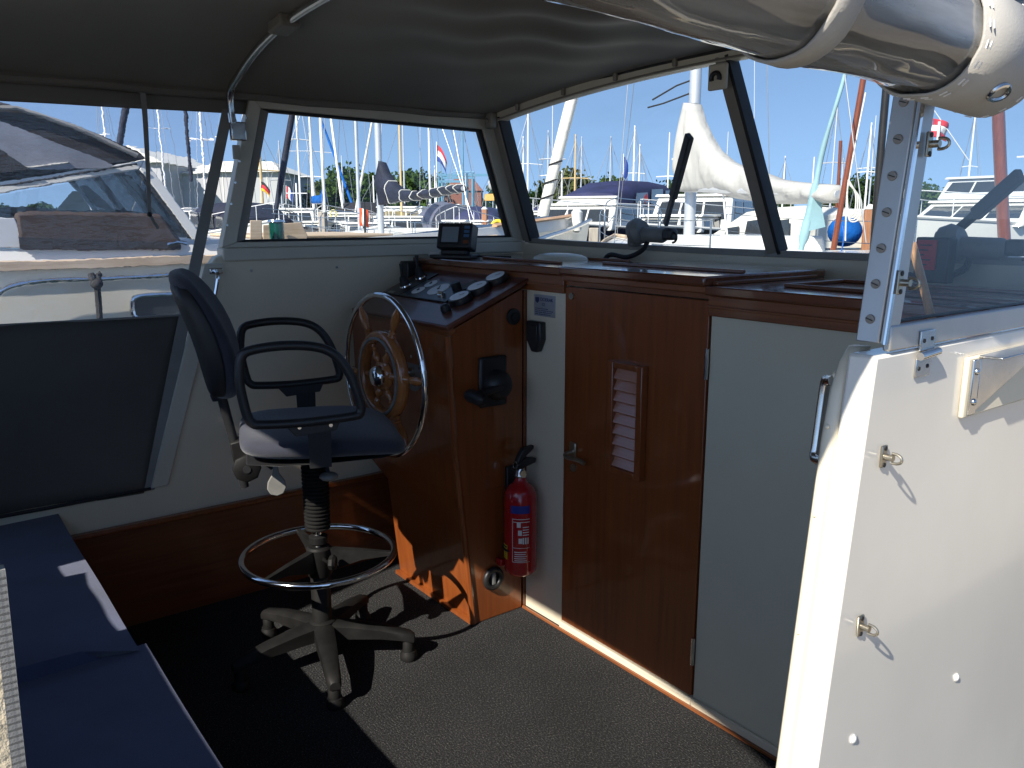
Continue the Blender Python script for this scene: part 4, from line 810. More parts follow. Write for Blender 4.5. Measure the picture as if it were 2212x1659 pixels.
# starboard aft curtain edge: cream zip tape in the lower left corner
za = thing('curtain_edge', 'cream zip tape edge of a canvas curtain in the lower left corner', 'curtain', (-.35, 0, .8))
e0, e1 = onx(-22, 1240, -.36), onx(24, 1659, -.36); e2 = e1+(e1-e0)*.6
B().loft([[q+Vector((0, -.016, 0)), q+Vector((0, .0, 0)), q+Vector((.004, .0, 0)), q+Vector((.004, -.016, 0))] for q in (e0+(e0-e1)*.2, e0, e1, e2)]).build('zip_tape', 'canvas_cream', za)
zm = None
for k in range(46):
    q = e0.lerp(e2, k/46)
    if zm is None: zm = B().box(-.003, .003, -.002, .003, -.002, .002).build('zip_tooth', 'canvas_grey', za); o = zm; zl = o
    else: o = bpy.data.objects.new('zip_tooth', zm.data); col.objects.link(o); o.parent = za; o.matrix_parent_inverse = zl.matrix_parent_inverse
    o.location = q+Vector((.001, .002, 0))
B().loft([[q+Vector((-.004, -.55, 0)), q+Vector((-.004, -.012, 0)), q+Vector((-.001, -.012, 0)), q+Vector((-.001, -.55, 0))] for q in (e0+(e0-e1)*.2, e1, e2)]).build('canvas_panel', 'canvas', za)

# rolled-up clear side curtain, near the camera at the top right
XR = -.315
ra = onx(2142, 134, XR); rbk = onx(1240, -205, XR); rdir = (rbk-ra); 
ro = thing('rolled_curtain', 'rolled up clear vinyl curtain hanging across the top right', 'rolled curtain', ra)
def roll_ring(t, r, ph, amp):
    c = ra+rdir*t; out = []
    rr = r*(1+.10*t)
    for k in range(40):
        a = 2*math.pi*k/40
        w = rr*(1+amp*(.03*math.sin(2*a+6*t+ph)+.022*math.sin(3*a-9*t+ph*2)+.014*math.sin(7*a+14*t)+.009*math.sin(5*a-27*t)+.008*math.sin(11*a+9*t+2*math.sin(31*t))))
        out.append(c+Vector((w*math.cos(a), 0, w*math.sin(a))))
    return out
nT = 60; T0, T1 = .06, 1.7
B().loft([roll_ring(T0+(T1-T0)*i/nT, .0375, 0, 1.) for i in range(nT+1)], caps=False).build('outer_layer', 'roll_clear', ro, ang=180)
B().loft([roll_ring(T0+(T1-T0)*i/nT, .0320, 1.7, 1.6) for i in range(nT+1)], caps=False).build('middle_layer', 'roll_clear', ro, ang=180)
B().loft([roll_ring(T0+(T1-T0)*i/nT, .027, 3.1, 2.2) for i in range(nT+1)], caps=True).build('inner_layers', 'roll_core', ro, ang=180)
def band(t0, t1, r, nm, m):
    return B().loft([roll_ring(t, r, 0, .6)+[] for t in (t0, (t0+t1)/2, t1)], caps=False).build(nm, m, ro, ang=180, solid=.002)
band(0., .25, .0405, 'canvas_end', 'canvas_lt'); band(.585, .635, .0400, 'strap', 'canvas_lt')
B().loft([roll_ring(t, .0375, 0, .6) for t in (.004, .02)], caps=True).build('canvas_core', 'canvas_grey', ro, ang=60)
for t in (.015, .225, .238):                             # rows of stitching on the canvas end
    for k in range(0, 40, 1):
        if k % 2: continue
        q = roll_ring(t, .0420, 0, .6); B().beam(q[k], q[k].lerp(q[(k+1) % 40], .8), .0012, .0008).build('stitch', 'label_white', ro)
a = R(-50); q = ra+rdir*(.10); e = B().tube([q+Vector((.0425*math.cos(a+.16*math.cos(w)), 0, .0425*math.sin(a+.16*math.cos(w))))+rdir.normalized()*.011*math.sin(w) for w in [2*math.pi*i/18 for i in range(18)]], .0018, 6, closed=True).build('eyelet', 'steel', ro)
B().beam(ra+rdir*.3+Vector((-.03, 0, .035)), Vector((-.36, ra.y-.06, 1.74)), .03, .003).build('hanger_web', 'canvas_grey', ro)
B().beam(ra+rdir*.9+Vector((-.03, 0, .035)), Vector((-.36, (ra+rdir*.9).y, 1.74)), .03, .003).build('hanger_web', 'canvas_grey', ro)

# ================================================================== STARBOARD SIDE (near right)
sb = thing('gelcoat_wall', 'sunlit white gelcoat cabin side filling the right of the picture', 'boat wall', (XS, 1, 0))
def sy(z): return .651+(z-1.236)*.105
pol = [(sy(-.5), -.5), (3.2, -.5), (3.2, 1.236), (sy(1.236)+.0, 1.236)]
B().prism(pol, 'x', XS-.026, XS).build('side_panel', 'gel', sb, bev=.003)
bz_ = [-.45, .3, .7, 1.0, 1.16, 1.20, 1.225, 1.238]; bo = [0, 0, 0, 0, 0, .004, .012, .024]
B().loft([[(XS-.0265+xo, sy(z)+o_+yo, z) for xo, yo in ((0, -.001), (-.004, -.004), (-.010, -.004), (-.0135, 0), (-.014, .012), (0, .014))] for z, o_ in zip(bz_, bo)]).build('edge_bead', 'cream', sb, ang=60)
for z in (.80, .98, 1.09, 1.17): B().ball((XS-.0335, sy(z)-.004, z), .0022, 5).build('bead_screw', 'cream', sb)
gh = thing('entry_handle', 'steel D handle on the inner edge of the cabin side', 'handle', (XS-.05, .66, 1.13))
h0 = [onx(1800, 822, XS-.043), onx(1789, 823, XS-.053), onx(1782, 833, XS-.060), onx(1764, 960, XS-.060), onx(1760, 985, XS-.059), onx(1766, 993, XS-.053), onx(1778, 996, XS-.043)]
B().tube(smooth_path(h0, 5), .0048, 10).build('bar', 'steel', gh)
for u, v in ((1806, 812), (1774, 1006)): B().ball(onx(u, v, XS-.043), .004, 6).build('screw_cap', 'cream', gh)
# window frame
sf = thing('side_window_frame', 'riveted aluminium window frame above the near cabin side', 'window', (XS, .7, 1.24))
fb, ftp = onx(1929, 638, XS), onx(1993, 232, XS); dl = (ftp-fb); f0 = fb-dl*.27; f1 = fb+dl*2.4
fo = Vector((0, .0005, 0))
def quadbar(a, c, offs, nm, m, bev=.0012):
    return B().hexa([a+Vector(o) for o in offs], [c+Vector(o) for o in offs]).build(nm, m, sf, bev=bev)
FL = .021
quadbar(f0, f1, [(0, 0, 0), (0, .020, 0), (-.004, .020, 0), (-.004, .004, 0), (-.0045, .004, 0), (-.0045, 0, 0)], 'side_face', 'alu')
fg0 = f0-Vector((.005, -.001, 0)); fg1 = f1-Vector((.005, -.001, 0))
quadbar(fg0, fg1, [(0, -.003, 0), (0, .001, 0), (-FL, .001, 0), (-FL, -.003, 0)], 'screw_flange', 'alu')
quadbar(f0, f1, [(-.0002, -.0035, 0), (.0015, -.0035, 0), (.0015, .0005, 0), (-.0002, .0005, 0)], 'fold_bead', 'chrome', bev=0)
for k in range(14):
    t = .035+k*.064*1.0; c = fg0.lerp(fg1, t/1.0*.36+.0); c = fg0+(fg1-fg0).normalized()*(.020+.030*k)+Vector((-FL*.5, -.0032, 0))
    s_ = B().lathe([(.0042, 0), (.0039, .0012), (.0026, .0014)], 14, Matrix.Translation(c) @ Matrix.Rotation(R(90), 4, 'X')).build('screw', 'alu_dull', sf)
    B().beam(c+Vector((-.003, -.0017, .001)), c+Vector((.003, -.0017, -.001)), .0012, .0006).build('slot', 'rubber', s_)
B().box(XS-.006, XS+.0015, f0.y+.006, 3.0, 1.238, 1.2605).build('bottom_rail', 'alu', sf, bev=.002)
B().box(XS-.009, XS-.0065, f0.y+.02, 3.0, 1.2608, 1.2635).build('gasket', 'rubber', sf)
B().add([(XS-.006, f0.y+.024, 1.2606), (XS-.006, 2.0, 1.2606), (XS-.006, 2.0, 1.72), (XS-.006, f1.y, 1.72)], [(0, 1, 2, 3)]).build('pane', 'sb_glass', sf, smooth=False)
# hinge
p = onx(1992, 765, XS); hg = thing('butt_hinge', 'stainless butt hinge joining the window frame to the cabin side', 'hinge', p)
B().box(XS+.0018, XS+.0038, p.y-.012, p.y+.014, p.z+.004, p.z+.022).build('upper_leaf', 'steel', hg, bev=.0006)
B().box(XS+.0004, XS+.0024, p.y-.013, p.y+.013, p.z-.020, p.z-.003).build('lower_leaf', 'steel', hg, bev=.0006)
B().tube([(XS+.006, p.y-.015, p.z), (XS+.006, p.y+.017, p.z+.002)], .0036, 12).build('knuckle', 'steel', hg)
for dy, dz in ((-.006, .013), (.008, .014), (-.008, -.012), (.007, -.011)): B().disc((XS+(.0038 if dz > 0 else .0024), p.y+dy, p.z+dz), (1, 0, 0), .0019, .0006, 10).build('screw', 'rubber', hg)
# triangular bracket
p = onx(2085, 775, XS); q = onx(2088, 890, XS); br = thing('steel_bracket', 'polished triangular steel bracket bolted to the cabin side', 'bracket', p)
B().box(XS+.0004, XS+.0058, p.y-.0045, p.y+.30, q.z-.003, p.z+.002).build('pad', 'cream', br, bev=.002)
B().box(XS+.006, XS+.009, p.y, p.y+.014, q.z, p.z).build('mount_plate', 'steel', br, bev=.001)
B().prism([(p.y+.0142, p.z), (p.y+.16, p.z+.002), (p.y+.16, p.z-.006), (p.y+.0142, q.z+.003)], 'x', XS+.0062, XS+.0088).build('gusset', 'steel', br, bev=.001)
B().prism([(p.y+.0142, p.z+.0004), (p.y+.16, p.z+.0024), (p.y+.16, p.z+.004), (p.y+.0142, p.z+.003)], 'x', XS+.0062, XS+.028).build('top_flange', 'steel', br, bev=.0008)
for dz in (-.012, -.042): B().ball((XS+.009, p.y+.007, p.z+dz), .0036, 6, (.8, 1, 1)).build('bolt', 'steel', br)
# turn-button fasteners
def turn_button(u, v, x, lab, s=.72, up=.0):
    c = onx(u, v, x); t = thing('canvas_fastener', lab, 'fastener', c, group='canvas turn buttons on the cabin side')
    B().box(c.x+.0003, c.x+.0028, c.y-.0065*s, c.y+.0065*s, c.z-.014*s, c.z+.014*s).build('base', 'brass', t, bev=.0028)
    B().tube([(c.x+.0028, c.y, c.z), (c.x+.0105, c.y, c.z)], .0042*s, 12).build('barrel', 'brass', t)
    lp = [Vector((c.x+.0115+.0065*math.sin(R(a)), c.y+.0*a, c.z+.006*s*math.cos(R(a)))) for a in range(0, 181, 15)]
    B().tube([(c.x+.009, c.y, c.z+.006*s)]+lp+[(c.x+.009, c.y, c.z-.006*s)], .0013, 8).build('ring', 'brass', t)
    for dz in (-.0105, .0105): B().disc((c.x+.0028, c.y, c.z+dz*s), (1, 0, 0), .0022, .0006, 8).build('screw', 'rubber', t)
turn_button(1905, 985, XS+.0002, 'upper brass turn button on the white cabin side')
turn_button(1855, 1350, XS+.0002, 'lower brass turn button on the white cabin side')
turn_button(1940, 610, XS+.0022, 'lower brass turn button on the aluminium window frame')
turn_button(2003, 312, XS+.0022, 'upper brass turn button on the aluminium window frame')
for u, v, lab in ((2065, 1463, 'white screw cap below the turn buttons further right'), (1842, 1596, 'white screw cap near the bottom edge of the cabin side')):
    c = onx(u, v, XS); t = thing('screw_cap', lab, 'cap', c); B().ball((c.x+.0005, c.y, c.z), .0042, 6, (.7, 1, 1)).build('dome', 'white_pl', t); B().disc((c.x+.0002, c.y, c.z), (1, 0, 0), .0048, .0012, 14).build('washer', 'white_pl', t)

# ================================================================== NEIGHBOURING BOAT (to port)
XN = -5.2; XNC = XN-1.3
def n(u, v, dx=0): return onx(u, v, XN+dx)
nb = thing('motor_cruiser', 'white motor cruiser moored alongside with brown cover and black folding roof', 'boat', (XNC, 0, WZ))
def nsheer(y): return 1.085+(.0 if y < 1.5 else .20*((y-1.5)/4.4)**1.5)
def nhw(y): return 1.3 if y < 1.2 else 1.3*max(.02, 1-((y-1.2)/4.75)**2.3)
ys = [-7, -4, -1, .5, 1.2, 2, 2.8, 3.5, 4.1, 4.7, 5.2, 5.6, 5.85, 5.94]
B().loft([[(XNC-nhw(y), y, nsheer(y)), (XNC-nhw(y)*.96, y-.06*max(0, y-3), .4), (XNC-nhw(y)*.75, y-.14*max(0, y-3), WZ-.05), (XNC, y-.2*max(0, y-3), WZ-.3), (XNC+nhw(y)*.75, y-.14*max(0, y-3), WZ-.05), (XNC+nhw(y)*.96, y-.06*max(0, y-3), .4), (XNC+nhw(y), y, nsheer(y))] for y in ys]).build('hull', 'ncream', nb, ang=50)
B().loft([[(XNC+nhw(y)-.04, y, nsheer(y)+.001), (XNC+nhw(y), y, nsheer(y)+.001), (XNC+nhw(y)-.02, y, nsheer(y)+.095), (XNC+nhw(y)-.06, y, nsheer(y)+.095)] for y in ys[:-2]]).build('bulwark', 'hullw', nb, ang=50)
B().loft([[(XNC+nhw(y)*k+a, y, nsheer(y)+z) for k, a, z in ((1, .0, -.02), (1, .035, -.015), (1, .035, .03), (1, .0, .035))] for y in ys[:9]]).build('rubbing_strake', 'teak', nb, ang=50)
B().loft([[(XNC+nhw(y)*k+a, y, nsheer(y)+z) for k, a, z in ((1, .005, .096), (1, .02, .11), (1, -.05, .125), (1, -.06, .097))] for y in ys[8:-2]]).build('bow_capping', 'teakv', nb, ang=50)
B().loft([[(XNC-nhw(y)+.05, y, nsheer(y)-.02), (XNC+nhw(y)-.05, y, nsheer(y)-.02), (XNC+nhw(y)-.05, y, nsheer(y)), (XNC-nhw(y)+.05, y, nsheer(y))] for y in ys[:-2]]).build('deck', 'hullw', nb, ang=50)
B().prism([(XNC-.8, .9), (XNC+.8, .9), (XNC+.62, 4.2), (XNC-.62, 4.2)], 'z', nsheer(2)+.0, nsheer(2)+.11).build('coachroof', 'hullw', nb, bev=.04)
# stainless rail along the bulwark side
rl = [n(-40, 680, .05), n(2, 632, .06), n(40, 616, .06), n(100, 608, .06), n(240, 602, .06), n(400, 595, .06)]
B().tube(smooth_path(rl, 6), .014, 10).build('hull_guard', 'chrome', nb)
pw_ = n(350, 664, .012); pts = []
for a, c in sup(.16, .072, .45, 28): pts.append(Vector((pw_.x+.012, pw_.y+a, pw_.z+c)))
B().tube(pts, .016, 8, closed=True).build('porthole_frame', 'chrome', nb); B().add([Vector((q.x-.008, q.y, q.z)) for q in pts], [tuple(range(28))]).build('porthole_glass', 'win', nb)
rp = thing('mooring_rope', 'knotted black mooring rope hanging down the white hull', 'rope', n(212, 602, .06))
B().tube(smooth_path([n(200, 592, .075), n(206, 606, .09), n(213, 616, .085), n(216, 640, .075), n(219, 668, .07), n(221, 720, .07)], 5), .017, 8).build('line', 'rope_k', rp)
B().tube(smooth_path([n(213, 616, .09), n(218, 606, .09), n(215, 596, .08), n(222, 592, .075)], 5), .015, 8).build('bight', 'rope_k', rp)
B().ball(n(213, 614, .088), .034, 7).build('knot', 'rope_k', rp)
# wheelhouse: near side frame, glass, roof canvas
def side(pts, nm, m, t=.05, dx=0., bev=.006): return B().hexa([n(u, v, dx) for u, v in pts], [n(u, v, dx)+Vector((-t, 0, 0)) for u, v in pts]).build(nm, m, nb, bev=bev)
side([(-260, 438), (-260, 458), (0, 418), (304, 364), (316, 344), (0, 393)], 'top_frame', 'hullw')
side([(316.5, 344), (304.5, 364.5), (316, 376), (424, 520), (452, 520)], 'windscreen_post', 'hullw', .06)
side([(296, 368), (302, 366), (425, 516), (414, 516)], 'post_gasket', 'rubber', .03, -.01)
far = Vector((-2.3, 0, 0))
B().hexa([n(318, 346, -.06), n(446, 514, -.06), n(434, 514, -.06), n(309, 350, -.06)], [n(318, 346)+far, n(446, 514)+far, n(434, 514)+far, n(309, 350)+far]).build('windscreen_pane', 'wglass', nb)
for k, (s0, w) in enumerate(((.32, .05), (.62, .05), (1.0, .06))):
    o = far*s0; B().beam(n(313, 350)+o, n(440, 514)+o, w, .05).build('windscreen_bar', 'hullg', nb)
side([(-260, 462), (0, 422), (296, 368), (414, 516), (-260, 530)], 'side_glass', 'wglass', .004, -.03, 0)
side([(205, 440), (250, 462), (262, 462), (228, 432), (190, 398), (176, 400)], 'inner_post', 'canvas_grey', .04, -.7)
side([(268, 380), (283, 377), (400, 505), (385, 508)], 'inner_post', 'canvas_grey', .04, -.05)
B().hexa([n(110, 470, -.4), n(200, 452, -.4), n(175, 415, -.4), n(160, 412, -.4)], [n(110, 470, -.5), n(200, 452, -.5), n(175, 415, -.5), n(160, 412, -.5)]).build('inner_panel', 'hullc', nb)
B().hexa([n(36, 458), n(46, 540), n(388, 542), n(398, 520), n(352, 462), n(75, 455)], [n(q[0], q[1])+Vector((-1.0, 0, .03)) for q in ((36, 458), (46, 540), (388, 542), (398, 520), (352, 462), (75, 455))]).build('brown_cover', 'brown_can', nb, bev=.02)
side([(44, 512), (396, 524), (396, 540), (46, 536)], 'cover_skirt', 'dark_can', .01, .012, 0)
side([(-200, 474), (36, 470), (58, 536), (-200, 540)], 'side_window_panel', 'hullg', .01, -.01)
# folding roof
def rt_(u, v, s): return n(u, v)+far*s
B().loft([[rt_(-420, 200, s)+Vector((0, 0, h)), rt_(0, 222, s)+Vector((0, 0, h)), rt_(150, 262, s)+Vector((0, 0, h*.8)), rt_(305, 327, s)+Vector((0, 0, h*.4)), rt_(318, 341, s), rt_(0, 386, s), rt_(-420, 430, s)] for s, h in ((0, 0), (.25, .10), (.5, .14), (.75, .10), (1, 0))]).build('folding_roof', 'dark_can', nb, ang=70)
side([(0, 258), (-300, 240), (-300, 370), (0, 372), (72, 366), (230, 362), (250, 356)], 'soft_window', 'sky_pane', .004, .012, 0)
side([(0, 318), (-120, 312), (-120, 372), (0, 372), (70, 366)], 'roof_panel', 'dark_can', .004, .022, 0)
B().tube([n(-300, 225, .02), n(40, 232, .02), n(160, 272, .02), n(300, 334, .02)], .014, 8).build('roof_seam', 'canvas_grey', nb)
B().tube([n(150, 350, .015), n(0, 370, .015), n(-300, 402, .015)], .006, 6).build('stitching', 'canvas_lt', nb)
B().tube(smooth_path([n(-20, 405, .02), n(150, 378, .02), n(300, 352, .02)], 4), .006, 6).build('frame_bead', 'rubber', nb)
c = n(388, 536, .03); B().tube([c+Vector((0, -.06, .02)), c+Vector((0, 0, .03)), c+Vector((0, .06, .02))], .012, 8).build('cleat', 'chrome', nb)
# green starboard light on its teak board
nl = thing('navigation_light', 'green starboard navigation light between pale teak boards', 'navigation light', n(590, 515, -.2))
B().hexa([n(540, 476, -.2), n(540, 560, -.2), n(566, 560, -.2), n(566, 476, -.2)], [n(540, 476, -.27), n(540, 560, -.27), n(566, 560, -.27), n(566, 476, -.27)]).build('end_board', 'teak', nl, bev=.004)
B().hexa([n(568, 486, -.42), n(568, 560, -.42), n(664, 560, -.42), n(664, 508, -.42), n(650, 480, -.42)], [n(568, 486, -.47), n(568, 560, -.47), n(664, 560, -.47), n(664, 508, -.47), n(650, 480, -.47)]).build('back_board', 'teak', nl, bev=.004)
c = n(598, 502, -.33); B().lathe([(.045, -.07), (.05, -.065), (.05, .065), (.045, .07)], 20, Matrix.Translation(c)).build('lens', 'green_lens', nl)
B().lathe([(.06, -.085), (.06, -.071)], 20, Matrix.Translation(c)).build('lamp_base', 'chrome', nl); B().lathe([(.06, .071), (.055, .085)], 20, Matrix.Translation(c)).build('lamp_cap', 'chrome', nl)
B().box(XNC-.3, XNC+.75, 2.1, 3.2, nsheer(2)+.112, nsheer(2)+.135).build('deck_locker', 'teak', nb, bev=.01)
# rails of the neighbour: long grab rail rising to the bow, pulpit
gr = [n(835, 516, -.5), n(900, 508, -.6), n(1000, 496, -.7), n(1080, 486, -.85), n(1150, 474, -.95), n(1240, 470, -1.0)]
B().tube(smooth_path(gr, 5), .02, 8).build('bow_rail', 'steel', nb)
for k in (0, 2, 4):
    q = gr[k]; B().tube([q, Vector((q.x, q.y-.04, nsheer(q.y)))], .014, 8).build('rail_post', 'steel', nb)
lo = [n(1140, 528, -.1), n(1180, 512, -.35), n(1230, 496, -.7), n(1275, 476, -1.05)]
B().tube(smooth_path(lo, 5), .022, 8).build('anchor_rail', 'steel', nb)
B().tube(smooth_path([n(1140, 476, -.85), n(1190, 470, -1), n(1225, 490, -1.0), n(1232, 505, -1.05)], 5), .012, 8).build('pulpit', 'steel', nb)
B().lathe([(.015, -.12), (.05, -.1), (.055, .08), (.02, .12)], 14, Matrix.Translation(n(1246, 476, -.95))).build('fender', 'hullw', nb)

# ================================================================== generic builders for the marina
def loft_hull(st, bw, beam, zd, sheer, zlow=WZ-.2, raked=.35, tr=.8):
    st = Vector((st[0], st[1], 0)); bw = Vector((bw[0], bw[1], 0)); ax = bw-st; L = ax.length; a = ax.normalized(); s = Vector((-a.y, a.x, 0)); rings = []
    for t in (0, .12, .25, .4, .55, .68, .79, .88, .94, .98, 1):
        hb = beam/2*((tr+(1-tr)*math.sin(min(1, t/.4)*math.pi/2)) if t < .4 else max(.012, 1-((t-.4)/.6)**2.1))
        z = zd+sheer*max(0, (t-.3)/.7)**1.6+.15*sheer*max(0, (.3-t)/.3)
        c = st+ax*t; rk = a*raked*max(0, (t-.6)/.4)
        rings.append([c+s*hb+Vector((0, 0, z)), c+s*hb*.97-rk*.4+Vector((0, 0, z*.45+zlow*.55)), c+s*hb*.7-rk+Vector((0, 0, zlow)), c-s*hb*.7-rk+Vector((0, 0, zlow)), c-s*hb*.97-rk*.4+Vector((0, 0, z*.45+zlow*.55)), c-s*hb+Vector((0, 0, z))])
    return rings, a, s, L
def rub(rings, off, zoff):
    out = []
    for q in rings: out.append(q[0]+Vector((0, 0, zoff)))
    return out, [q[-1]+Vector((0, 0, zoff)) for q in rings]
def frame_pt(st, a, s): return lambda x, y, z: Vector((st[0], st[1], 0))+a*x+s*y+Vector((0, 0, z))
def sailboat(name, label, mast, bow, hm='hullw', deck=.45, md=.14, top=11., mm='mast_alu', cover=None, jib=None, aft=.55, beam=None, group=None, detail=True, hood=None, spread=True, stay=True):
    mp = bz(mast[0], mast[1], 0); bp = bz(bow[0], bow[1], 0); J = (bp-mp); J.z = 0; Lf = J.length; a = J.normalized(); st = mp-a*(Lf*aft/(1-aft)); L = Lf/(1-aft)
    beam = beam or L*.33
    t = thing(name, label, 'sailboat', (mp.x, mp.y, WZ), 0, group)
    rings, a, s, L = loft_hull(st, bp, beam, deck, .28); P = frame_pt(st, a, s)
    B().loft(rings).build('hull', hm, t, ang=50)
    mx = L*aft
    if detail:
        for sd_ in rub(rings, 0, .03): B().tube(sd_, .03, 6).build('toe_rail', 'teak', t)
        w = beam*.3; B().loft([[P(x, -ww, deck+.02), P(x, ww, deck+.02), P(x, ww*.86, deck+h), P(x, -ww*.86, deck+h)] for x, ww, h in ((L*.24, w, .42), (L*.5, w*1.02, .40), (L*.68, w*.75, .30), (L*.76, w*.5, .18))]).build('coachroof', 'hullw', t, bev=.04)
        for x in (L*.34, L*.46, L*.57):
            for sg in (1, -1): B().hexa([P(x-.22, sg*w*.985, deck+.16), P(x+.22, sg*w*.975, deck+.16), P(x+.20, sg*w*.925, deck+.28), P(x-.20, sg*w*.935, deck+.28)], [P(x-.22, sg*(w*.985+.02), deck+.16), P(x+.22, sg*(w*.975+.02), deck+.16), P(x+.20, sg*(w*.925+.02), deck+.28), P(x-.20, sg*(w*.935+.02), deck+.28)]).build('window', 'win', t)
        for sg in (0, 5):
            pts = [q[sg]+Vector((0, 0, .58)) for q in rings[1:-1]]; B().tube(pts, .0055, 5).build('lifeline', 'steel', t)
            B().tube([q[sg]+Vector((0, 0, .32)) for q in rings[1:-1]], .005, 5).build('lifeline', 'steel', t)
            for q in rings[1:-3:2]: B().tube([q[sg], q[sg]+Vector((0, 0, .58))], .010, 6).build('stanchion', 'steel', t)
        tip = rings[-1][0]; B().tube(smooth_path([rings[-4][0]+Vector((0, 0, .05)), rings[-4][0]+Vector((0, 0, .62)), rings[-2][0]+Vector((0, 0, .7)), tip+a*.1+Vector((0, 0, .7)), rings[-2][5]+Vector((0, 0, .7)), rings[-4][5]+Vector((0, 0, .62)), rings[-4][5]+Vector((0, 0, .05))], 4), .011, 6).build('pulpit', 'steel', t)
    if hood:
        x0 = L*.16; hw = beam*.36; B().loft([[P(x, hw*k*math.cos(an), deck+.2+h*math.sin(an)) for an in [math.pi*i/10 for i in range(11)]] for x, k, h in ((x0, 1, .95), (x0+.7, 1, 1.05), (x0+1.3, .95, .75), (x0+1.55, .9, .35))]).build('spray_hood', hood, t, ang=70)
        B().loft([[P(x, hw*k*math.cos(an)+.02*math.cos(an), deck+.2+h*math.sin(an)) for an in [math.pi*(.06+.30*i/5) for i in range(6)]] for x, k, h in ((x0+.15, 1.01, .97), (x0+.6, 1.01, 1.04))], caps=False).build('hood_window', 'sc_win', t)
    B().tube([P(mx, 0, deck), P(mx, 0, top*.6), P(mx, 0, top)], [md/2, md/2, md/2*.75], 12).build('mast', mm, t)
    if spread and top > 6:
        z = deck+(top-deck)*.52; B().tube([P(mx, -beam*.28, z-.03), P(mx, 0, z+.03), P(mx, beam*.28, z-.03)], .025 if mast[1] < 60 else .05, 6).build('spreader', mm, t)
    if stay:
        r = .006 if mast[1] < 25 else .004*mast[1]/14
        B().tube([P(mx, 0, top-.1), P(.05, 0, deck+.4)], r, 5).build('backstay', 'wire', t)
        for sg in (1, -1): B().tube([P(mx, 0, top*.93), P(mx, sg*beam*.28, deck+(top-deck)*.52), P(mx-.2, sg*beam*.46, deck)], r, 5).build('shroud', 'wire', t)
        if not jib: B().tube([P(mx, 0, top-.1), P(L-.1, 0, deck+.3)], r, 5).build('forestay', 'wire', t)
    if jib:
        jm, jr = jib; p0 = P(L-.15, 0, deck+.45); p1 = P(mx+.05, 0, top*.97)
        B().tube([p0, p0.lerp(p1, .04), p0.lerp(p1, .12), p0.lerp(p1, .5), p0.lerp(p1, .92), p1], [.03, jr*.7, jr*1.1, jr, jr*.55, .02], 12).build('furled_jib', jm, t)
    if cover:
        cm, bl, z0, hh, luff = cover[:5]
        B().tube([P(mx, 0, z0-.12), P(mx-bl, 0, z0-.05)] if len(cover) < 6 else [bg(cover[7][0][0]+4, cover[7][0][2]-5, cover[5]), bg(cover[7][-1][0]+2, (cover[7][-1][1]+cover[7][-1][2])/2, cover[6])], .055 if len(cover) < 6 else .04, 8).build('boom', 'mast_alu', t)
        rg = []
        for i in range(15):
            q = i/14; x = mx+.10-(bl+.05)*q; hgt = hh+(luff-hh)*max(0, 1-q/.34)**1.7; wv = .05*math.sin(i*2.3)
            hw = (.12+.05*(1-q))*(1+.12*math.sin(i*1.7)); zz = z0+.05*q
            rg.append([P(x, hw*.8, zz-.16+wv*.3), P(x, hw, zz+.05), P(x, hw*.75, zz+hgt*.55), P(x, .04, zz+hgt), P(x, -.04, zz+hgt), P(x, -hw*.75, zz+hgt*.55), P(x, -hw, zz+.05), P(x, -hw*.8, zz-.16)])
        if len(cover) > 5:                                # outline measured along the boom: (u, top row, bottom row), depth running from the mast to the boom end
            Da, Db, out = cover[5:8]; rg = []; ua, ub = out[0][0], out[-1][0]
            fr = [0, .08, .2, .35, .5, .65, .8, .92, 1]; fine = []
            for i in range(len(out)-1):                      # resample for the folds
                for k in range(3): fine.append(tuple(x+(y-x)*k/3 for x, y in zip(out[i], out[i+1])))
            fine.append(out[-1])
            for i, (u_, vt, vb) in enumerate(fine):
                qq = (u_-ua)/(ub-ua); dd = Da+(Db-Da)*qq; e_ = min(1, .35+i*.2, .35+(len(fine)-1-i)*.2); hw = cover[8]*e_
                pt, pb = bg(u_, vt, dd), bg(u_, vb, dd); A_ = []; B_ = []
                for f_ in fr:
                    w_ = hw*(math.sin(math.pi*(.12+.80*(1-f_)))**.6); fo_ = .22*hw*math.sin(5.0*f_+1.1*i+2*math.sin(i*.7))*math.sin(math.pi*f_)
                    c_ = pb.lerp(pt, f_); A_.append(c_+s*(w_+fo_)); B_.append(c_-s*(w_-fo_*.6))
                rg.append(A_+B_[::-1])
        if len(cover) > 5: B().loft(rg).build('sail_cover', cm, t, ang=80)
        else: B().loft(rg).build('sail_cover', cm, t, sub=1)
        if detail:
            for i in (range(3, 14, 2) if len(cover) < 6 else cover[9]):
                B().tube([p+(p-sum(rg[i], Vector())/len(rg[i]))*.03 for p in rg[i]], .010, 5, closed=True).build('sail_tie', 'rope_w', t)
    return t, P, L, mx
